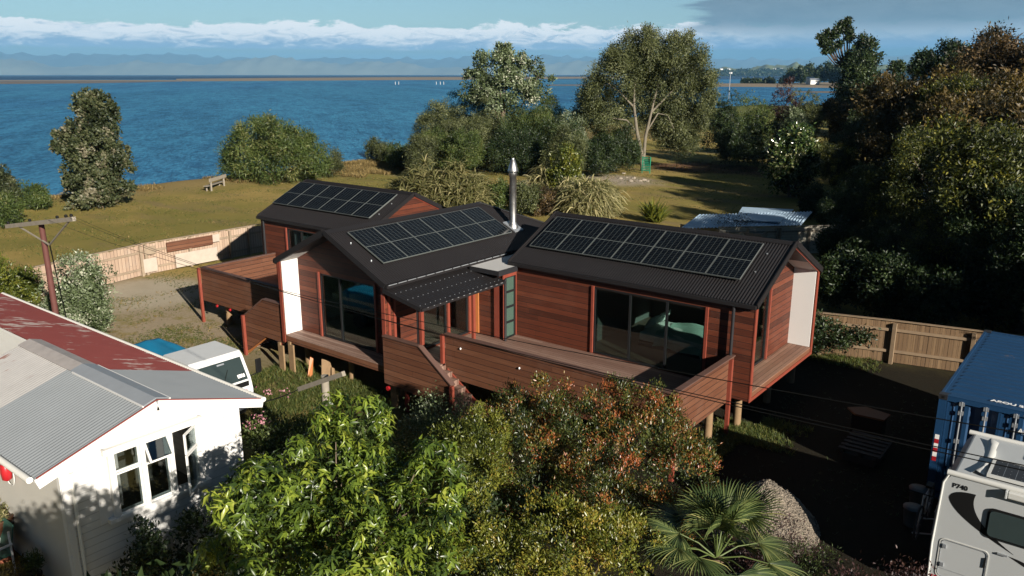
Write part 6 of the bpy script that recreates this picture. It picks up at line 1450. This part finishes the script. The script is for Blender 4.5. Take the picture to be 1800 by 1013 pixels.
# woods of the far shore, one mass
rng = np.random.default_rng(77); Vs, Fs, Ts, off = [], [], [], 0
for k in range(300):
    a_px = rng.uniform(1235, 1700); D = rng.uniform(5080, 5350); d_ = ray(a_px, 131); q_ = math.hypot(d_.x, d_.y); c0 = np.array([d_.x/q_*D, d_.y/q_*D, -1.5+max(0, (D-5180))*.11])
    s_ = rng.uniform(12, 28); n_ = 60; dr = rdir(rng, n_); dr[:, 2] = np.abs(dr[:, 2]); P_ = c0+dr*np.array([s_, s_, s_*.9]); Ps = leaf_geo(P_, nrm(dr+rdir(rng, n_)), rdir(rng, n_), 13., 9., .1+.6*rng.random(n_))
    Vs.append(Ps[0]); Fs.append(Ps[1]+off); Ts.append(Ps[2]); off += len(Ps[0])
wood = link(np_mesh('far_wood', np.concatenate(Vs), np.concatenate(Fs), np.concatenate(Ts)), 'far_wood', LM['dark'])
tag(wood, 'dark woods covering the low hills of the far shore', 'wood', kind='stuff')
# ---- foreground
def fg(name, label, cat, blobs, lm, seed, **kw):
    bx_, by_ = np.mean([b[0] for b in blobs]), np.mean([b[1] for b in blobs])
    return tree(name, label, cat, (bx_, by_, 0), [(b[0]-bx_, b[1]-by_, *b[2:]) for b in blobs], lm, seed, **kw)
fg('broadleaf_tree', 'bright green tree with drooping leaf rosettes beside the white house', 'tree',
   [(-10.9, 9.0, 3.35, .75, .8, .7), (-10.3, 8.4, 2.9, 1.0, .9, .9), (-11.6, 8.0, 2.1, .9, .9, 1.0), (-9.2, 7.6, 2.5, .95, .9, .9), (-10.8, 7.0, 1.7, 1.2, 1.0, 1.2), (-9.0, 6.9, 1.7, .95, .9, 1.0), (-9.9, 8.9, 2.8, .7, .7, .7), (-10.2, 6.4, 3.2, .75, .75, .8), (-10.8, 7.3, 2.9, .75, .8, .8), (-9.3, 5.6, 2.3, .7, .7, .8), (-8.2, 6.4, 2.4, .9, .8, .9), (-7.8, 7.6, 2.5, .85, .8, .9), (-8.6, 8.6, 3.0, .8, .7, .8), (-7.3, 6.6, 1.9, .8, .7, .8), (-11.9, 9.3, 2.6, .7, .7, .8)], 'bright', 401, kind='droop', nsub=22, ncl=270, nleaf=9, leaf=(.175, .050), cs=.12, sub=.28, tint=(.32, .34, .38), rosette=True, inner=.22, trunk=((0, 0, 0), (.1, 0, 2.0), .10, 12))
fg('hedge_shrub', 'olive and yellow shrub between the bright green tree and the copper hedge', 'shrub', [(-9.2, 10.4, 2.5, .8, .8, .8), (-9.7, 11.3, 2.6, .55, .55, .65), (-10.4, 11.6, 2.2, .6, .6, .7), (-8.6, 9.6, 1.8, .8, .8, .9), (-9.9, 10.8, 1.8, .8, .7, .8)], 'hedgey', 402, nsub=26, ncl=560, nleaf=13, sub=.26, inner=.05, leaf=(.068, .027), cs=.06, up=.5)
fg('copper_hedge', 'tall copper and gold leaved hedge in front of the deck', 'hedge', [(-9.4, 12.6, 2.2, 1.1, .9, 1.0), (-8.2, 13.0, 2.5, 1.0, .9, .95), (-10.6, 12.6, 1.7, 1.0, .9, .9), (-7.1, 13.2, 2.5, 1.0, .9, .95), (-6.4, 13.6, 2.0, .8, .8, 1.0), (-8.8, 12.0, 1.3, 1.3, 1.0, 1.2), (-7.2, 12.2, 1.5, 1.1, .9, 1.2), (-6.6, 12.6, 1.1, .9, .9, 1.0), (-9.2, 13.0, 3.0, .45, .45, .6), (-7.9, 13.4, 3.1, .5, .5, .65), (-7.0, 13.6, 3.2, .45, .45, .55), (-10.4, 13.2, 2.3, .6, .6, .7)], 'hedge', 403, nsub=40, ncl=900, nleaf=15, leaf=(.064, .025), cs=.065, up=.9, sub=.22, inner=.10, tint=(.32, .46, .36), trunk=((0, 0, 0), (0, 0, 1.4), .06, 14))
fg('gold_shrub', 'golden green shrub at the bottom of the photo left of the fan palm', 'shrub', [(-6.9, 10.2, 1.8, .85, .8, .9), (-6.2, 10.9, 1.7, .7, .7, .8), (-7.7, 9.6, 1.3, .9, .8, 1.0), (-6.6, 9.4, 1.0, .8, .8, .9)], 'hedgey', 404, nsub=30, ncl=640, nleaf=14, sub=.26, inner=.05, leaf=(.068, .027), cs=.06, up=.8, tint=(.45, .36, .36), trunk=((0, 0, 0), (0, 0, 1.0), .05, 8))
fg('dark_shrub', 'shaded dark shrub in the hollow of the copper hedge', 'shrub', [(-8.2, 10.2, 1.4, 1.0, .9, 1.1), (-8.9, 9.4, 1.0, .9, .9, 1.0)], 'dark', 405, nsub=14, ncl=260, nleaf=11, leaf=(.10, .045), cs=.08)
fg('flowering_shrub', 'leggy shrub with pink flower heads at the corner of the white house', 'shrub', [(-14.3, 9.9, 1.5, .8, .7, .9), (-13.4, 9.7, 1.3, .8, .7, .9), (-14.9, 10.8, 1.1, .7, .7, .8), (-12.6, 10.2, 1.3, .8, .7, .8)], 'olive', 406, nsub=14, ncl=300, nleaf=11, leaf=(.10, .035), cs=.10, open_=.1, trunk=((0, 0, 0), (0, 0, 1.0), .04, 10))
fw_ = [o for o in COL.objects if o.name.startswith('flowering_shrub')][0]
rng = np.random.default_rng(9); Ps = []
for px, py, Y in ((440, 748, 9.3), (455, 735, 9.5), (470, 690, 10.8), (500, 692, 10.8), (415, 695, 9.6), (356, 752, 8.4), (362, 760, 8.4), (430, 700, 9.4), (462, 740, 9.4)):
    q_ = at_y(px, py, Y)-worldloc(fw_); Ps.append(np.array(q_)+rng.normal(0, .07, (26, 3)))
Ps = np.concatenate(Ps); V, Fc, tt = leaf_geo(Ps, rdir(rng, len(Ps)), rdir(rng, len(Ps)), .055, .045, rng.random(len(Ps))); link(np_mesh('flower', V, Fc, tt), 'flower', LM['pink'], fw_, local=True)
fg('scrubby_bush', 'scrubby olive bush around the near weathered pole', 'bush', [(-13.6, 11.4, 1.0, .9, .8, .9), (-12.4, 11.9, .9, .9, .8, .8), (-14.8, 11.9, .7, .8, .7, .6)], 'olive', 407, nsub=14, ncl=260, nleaf=11, leaf=(.09, .035), cs=.10, tint=(.35, .35, .4))
fg('scrubby_bush', 'pale scrubby bush under the front stair', 'bush', [(-12.6, 13.4, 1.1, .8, .7, .9), (-13.6, 13.8, .9, .7, .7, .8), (-11.8, 13.0, 1.2, .6, .6, .8)], 'silver', 408, nsub=12, ncl=220, nleaf=10, leaf=(.08, .035), cs=.12, tint=(.30, .30, .35))
fg('dark_shrub', 'dark shrub against the foot of the white weatherboard wall', 'shrub', [(-13.9, 6.3, .6, .6, .7, .7), (-13.6, 7.6, .6, .6, .8, .7)], 'dark', 409, nsub=12, ncl=220, nleaf=10, leaf=(.10, .05), cs=.08)
fg('dark_shrub', 'dark shrub under the right end of the white wall', 'shrub', [(-13.3, 8.6, .9, .8, .7, 1.0), (-12.9, 7.6, .7, .6, .6, .8)], 'dark', 410, nsub=12, ncl=220, nleaf=10, leaf=(.10, .05), cs=.08)
fg('rusty_shrub', 'low rusty shrub among the pots at the bottom left', 'shrub', [(-15.6, 4.3, .35, .7, .6, .4)], 'autumn', 411, nsub=10, ncl=160, nleaf=10, leaf=(.08, .03), cs=.08)
fg('heath_shrub', 'purplish low shrub at the right foot of the gravel heap', 'shrub', [(-4.6, 14.6, .5, .7, .6, .6), (-4.1, 13.6, .4, .6, .6, .5), (-4.9, 13.6, .5, .5, .5, .5)], 'purple', 412, nsub=12, ncl=260, nleaf=10, leaf=(.05, .022), cs=.08, up=.6)
fg('heath_shrub', 'green low shrub on the bank right of the fan palm', 'shrub', [(-4.0, 14.1, .35, .6, .9, .4), (-3.5, 13.0, .3, .6, .8, .35)], 'olive', 413, nsub=12, ncl=260, nleaf=10, leaf=(.07, .015), cs=.08, up=.8)
fg('heath_shrub', 'shaded reddish shrub at the bottom of the photo left of the motorhome', 'shrub', [(-2.9, 13.9, .5, .6, .6, .5), (-2.4, 14.6, .6, .4, .4, .5)], 'purple', 414, nsub=12, ncl=200, nleaf=9, leaf=(.07, .03), cs=.12, up=.6, open_=.2)
fg('fence_creeper', 'dark creeper at the fence end beside the right wing', 'creeper', [(-8.6, 27.9, .9, .9, .5, 1.0), (-7.5, 28.5, .7, .8, .4, .6)], 'dark', 415, nsub=12, ncl=240, nleaf=10, leaf=(.12, .06), cs=.1)
# unseen trees added to throw shade on yard, white wall and container doors
fg('added_shade_tree', 'unseen tree added right of the camera to shade the yard', 'tree', [(4.6, 10.2, 2.4, 1.5, 1.3, 1.2), (6.0, 9.4, 2.6, 1.6, 1.3, 1.2), (7.4, 8.8, 2.4, 1.5, 1.3, 1.2)], 'dark', 416, nsub=16, ncl=300, nleaf=10, leaf=(.16, .08), cs=.12, trunk=((0, 0, 0), (0, 0, 1.6), .12, 8))
fg('added_shade_tree', 'unseen tree added below the camera to shade the white wall', 'tree', [(-7.0, 2.2, 4.0, 1.1, 1.0, .9), (-6.0, 2.4, 4.4, 1.2, 1.0, .9), (-4.9, 2.8, 4.6, 1.1, 1.0, .9), (-8.0, 2.6, 3.4, .9, .9, .8)], 'dark', 417, nsub=14, ncl=300, nleaf=10, leaf=(.16, .08), cs=.12, trunk=((0, 0, 0), (0, 0, 2.6), .12, 8))
fg('added_shade_tree', 'unseen tree added beyond the motorhome to shade the container doors', 'tree', [(6.0, 16.8, 3.2, 1.1, .9, 1.2), (7.6, 16.6, 3.4, 1.1, .9, 1.2), (6.6, 17.4, 2.4, 1.0, .9, 1.2)], 'dark', 418, nsub=16, ncl=340, nleaf=10, leaf=(.16, .08), cs=.12, trunk=((0, 0, 0), (0, 0, 2.0), .12, 8), inner=.5)
# fan palm
pp_ = Vector((-4.95, 12.2, 0)); fp = thing('fan_palm', 'fan palm with dark green pleated fronds below the gravel heap', 'palm', pp_)
mb = MB(); mb.tube([(0, 0, 0), (.02, 0, .8), (0, .03, 1.45)], [.16, .15, .12], 14); mb.build('trunk', plain('fibrous_palm_trunk', (.09, .06, .035), .95, var=.5, scale=12, bump=.5), fp, local=True)
rng = np.random.default_rng(21)
for k in range(20):
    a = k*2.399+rng.uniform(-.15, .15); e_ = .15+1.25*(1-k/20)**.8+rng.uniform(-.08, .08); e_ = 1.45-e_
    el2 = [1.25, .95, .60, .30, .02][k % 5]+rng.uniform(-.1, .1); Lp = .75+.25*rng.random()
    d_ = np.array([math.cos(a)*math.cos(el2), math.sin(a)*math.cos(el2), math.sin(el2)]); h0 = np.array([0, 0, 1.42]); hub = h0+d_*Lp-np.array([0, 0, .12*(1.2-el2)])
    mb = MB(); mid_ = h0+d_*Lp*.5+np.array([0, 0, .03]); mb.tube([Vector(h0), Vector(mid_), Vector(hub)], [.018, .014, .010], 5); fo_ = mb.build('frond_stalk', plain('palm_stalk', (.08, .11, .03), .5) if k == 0 else bpy.data.materials['palm_stalk'], fp, local=True)
    fd = d_*.75+np.array([0, 0, -.35]); fd /= np.linalg.norm(fd); sd_ = np.cross(fd, [0, 0, 1]); sd_ /= np.linalg.norm(sd_); up_ = np.cross(sd_, fd)
    nb = 36; V, Fq, Tt = [], [], []
    for i in range(nb):
        t_ = -1.95+3.9*i/(nb-1); dv = fd*math.cos(t_)+sd_*math.sin(t_)+up_*.10*math.cos(t_*2); Lb = .72*(.72+.28*math.cos(t_*.75))*rng.uniform(.92, 1.05)
        wd = np.cross(dv, up_); wd /= np.linalg.norm(wd); tv = rng.uniform(.15, .85)+(.25 if rng.random() < .15 else 0); n0 = len(V)
        for s_, ww, dz in ((.03, .004, 0), (.45, .016, .012), (.62, .017, .008), (.85, .010, -.02), (1.0, .001, -.085)):
            c_ = hub+dv*Lb*s_+up_*dz; V += [c_-wd*ww+up_*.006, c_-up_*.006*(s_ < .9), c_+wd*ww+up_*.006]; Tt += [tv, tv-.1, tv]
        for j in range(4):
            b0 = n0+3*j; Fq += [(b0, b0+1, b0+4, b0+3), (b0+1, b0+2, b0+5, b0+4)]
    link(np_mesh('frond', np.array(V), np.array(Fq), np.array(Tt)), 'frond', LM['palm'], fo_, local=True)
# ---- grass
def grass(name, label, pts, n, L, W, lm, seed, spread=.5, droop=.4, nb=5):
    rng = np.random.default_rng(seed); cs_ = []
    for (x0, x1, y0, y1, k, zf) in pts:
        m_ = int(n*k); X = rng.uniform(x0, x1, m_); Y = rng.uniform(y0, y1, m_); keep = (np.sin(X*2.1+seed)+np.sin(Y*1.7)+np.sin(X*.7-Y*1.1)+rng.normal(0, .9, m_)) > zf
        cs_ += [(a, b, gz(a, b)-.02) for a, b in zip(X[keep], Y[keep])]
    V, Fc, tt = blades(rng, cs_, nb, L, W, droop, 2, spread); o = link(np_mesh(name, V, Fc, tt), name, LM[lm]); return tag(o, label, 'grass', kind='stuff')
grass('long_grass', 'long green grass around the truck and the house piles', [(-22.6, -17.5, 13.2, 16.2, 1.0, -.4), (-24, -17.4, 12.7, 14, .5, 0), (-8.6, -7.6, 18.4, 21, .30, -1), (-7.6, -6.2, 19.8, 21.8, .25, -.5), (-19, -13, 10.5, 15, .8, .1), (-9.5, -6, 27.6, 28.9, .15, 0)], 4200, .26, .014, 'grass', 501, .7)
grass('yard_grass', 'sparse tufts of grass in the sandy yard', [(-37, -24, 12, 20, 1.0, .6), (-30, -24, 12.5, 16, .4, .2), (-38.5, -30, 19, 25, .4, .4)], 7000, .12, .012, 'grass', 502, .8)
grass('yard_weeds', 'low weeds scattered over the shaded yard right of the house', [(-9, -1, 13, 27, 1.0, .3)], 1500, .14, .014, 'dark', 507, .9)
grass('dune_grass', 'tall straw-coloured grass along the edge of the shore', [(-71, -66.5, 20, 36, .35, .2), (-72, -65, 42, 75, 1.0, -.3), (-66, -60, 52, 66, .45, .2)], 11000, .55, .035, 'straw', 503, .6, .5, 6)
grass('lawn_tufts', 'short uneven lawn between the fence and the shore', [(-66, -40, 14, 70, 1.0, .3), (-45, -24, 56, 90, .35, .3)], 22000, .13, .03, 'grass', 504, .8, .3, 4)
grass('dry_tufts', 'dry straw tufts through the lawn', [(-66, -40, 14, 70, 1.0, .8), (-45, -24, 56, 90, .3, .5), (-37, -24, 12, 20, .10, .5)], 12000, .16, .028, 'straw', 508, .9, .4, 4)
grass('bark_litter', 'reddish dry litter under the trees at the back of the lawn', [(-42, -28, 77, 90, 1.0, -1)], 2600, .40, .03, 'rust', 505, 1.4, .6, 4)
# ------------------------------------------------------------------ air
hz_m = bpy.data.materials.new('haze_air'); hz_m.use_nodes = True; t = NT(hz_m.node_tree); t.n.remove(t.n['Principled BSDF'])
pv = t.node('ShaderNodeVolumePrincipled'); pv.inputs['Color'].default_value = (.25, .60, 1.0, 1); pv.inputs['Density'].default_value = 4.6e-5; pv.inputs['Anisotropy'].default_value = 0
t.l.new(pv.outputs[0], t.n['Material Output'].inputs['Volume'])
HAZE = True
if HAZE:
    mb = MB(); mb.box(-26000, 26000, -26000, 26000, -4, 720); tag(mb.build('haze', hz_m), kind='stuff')
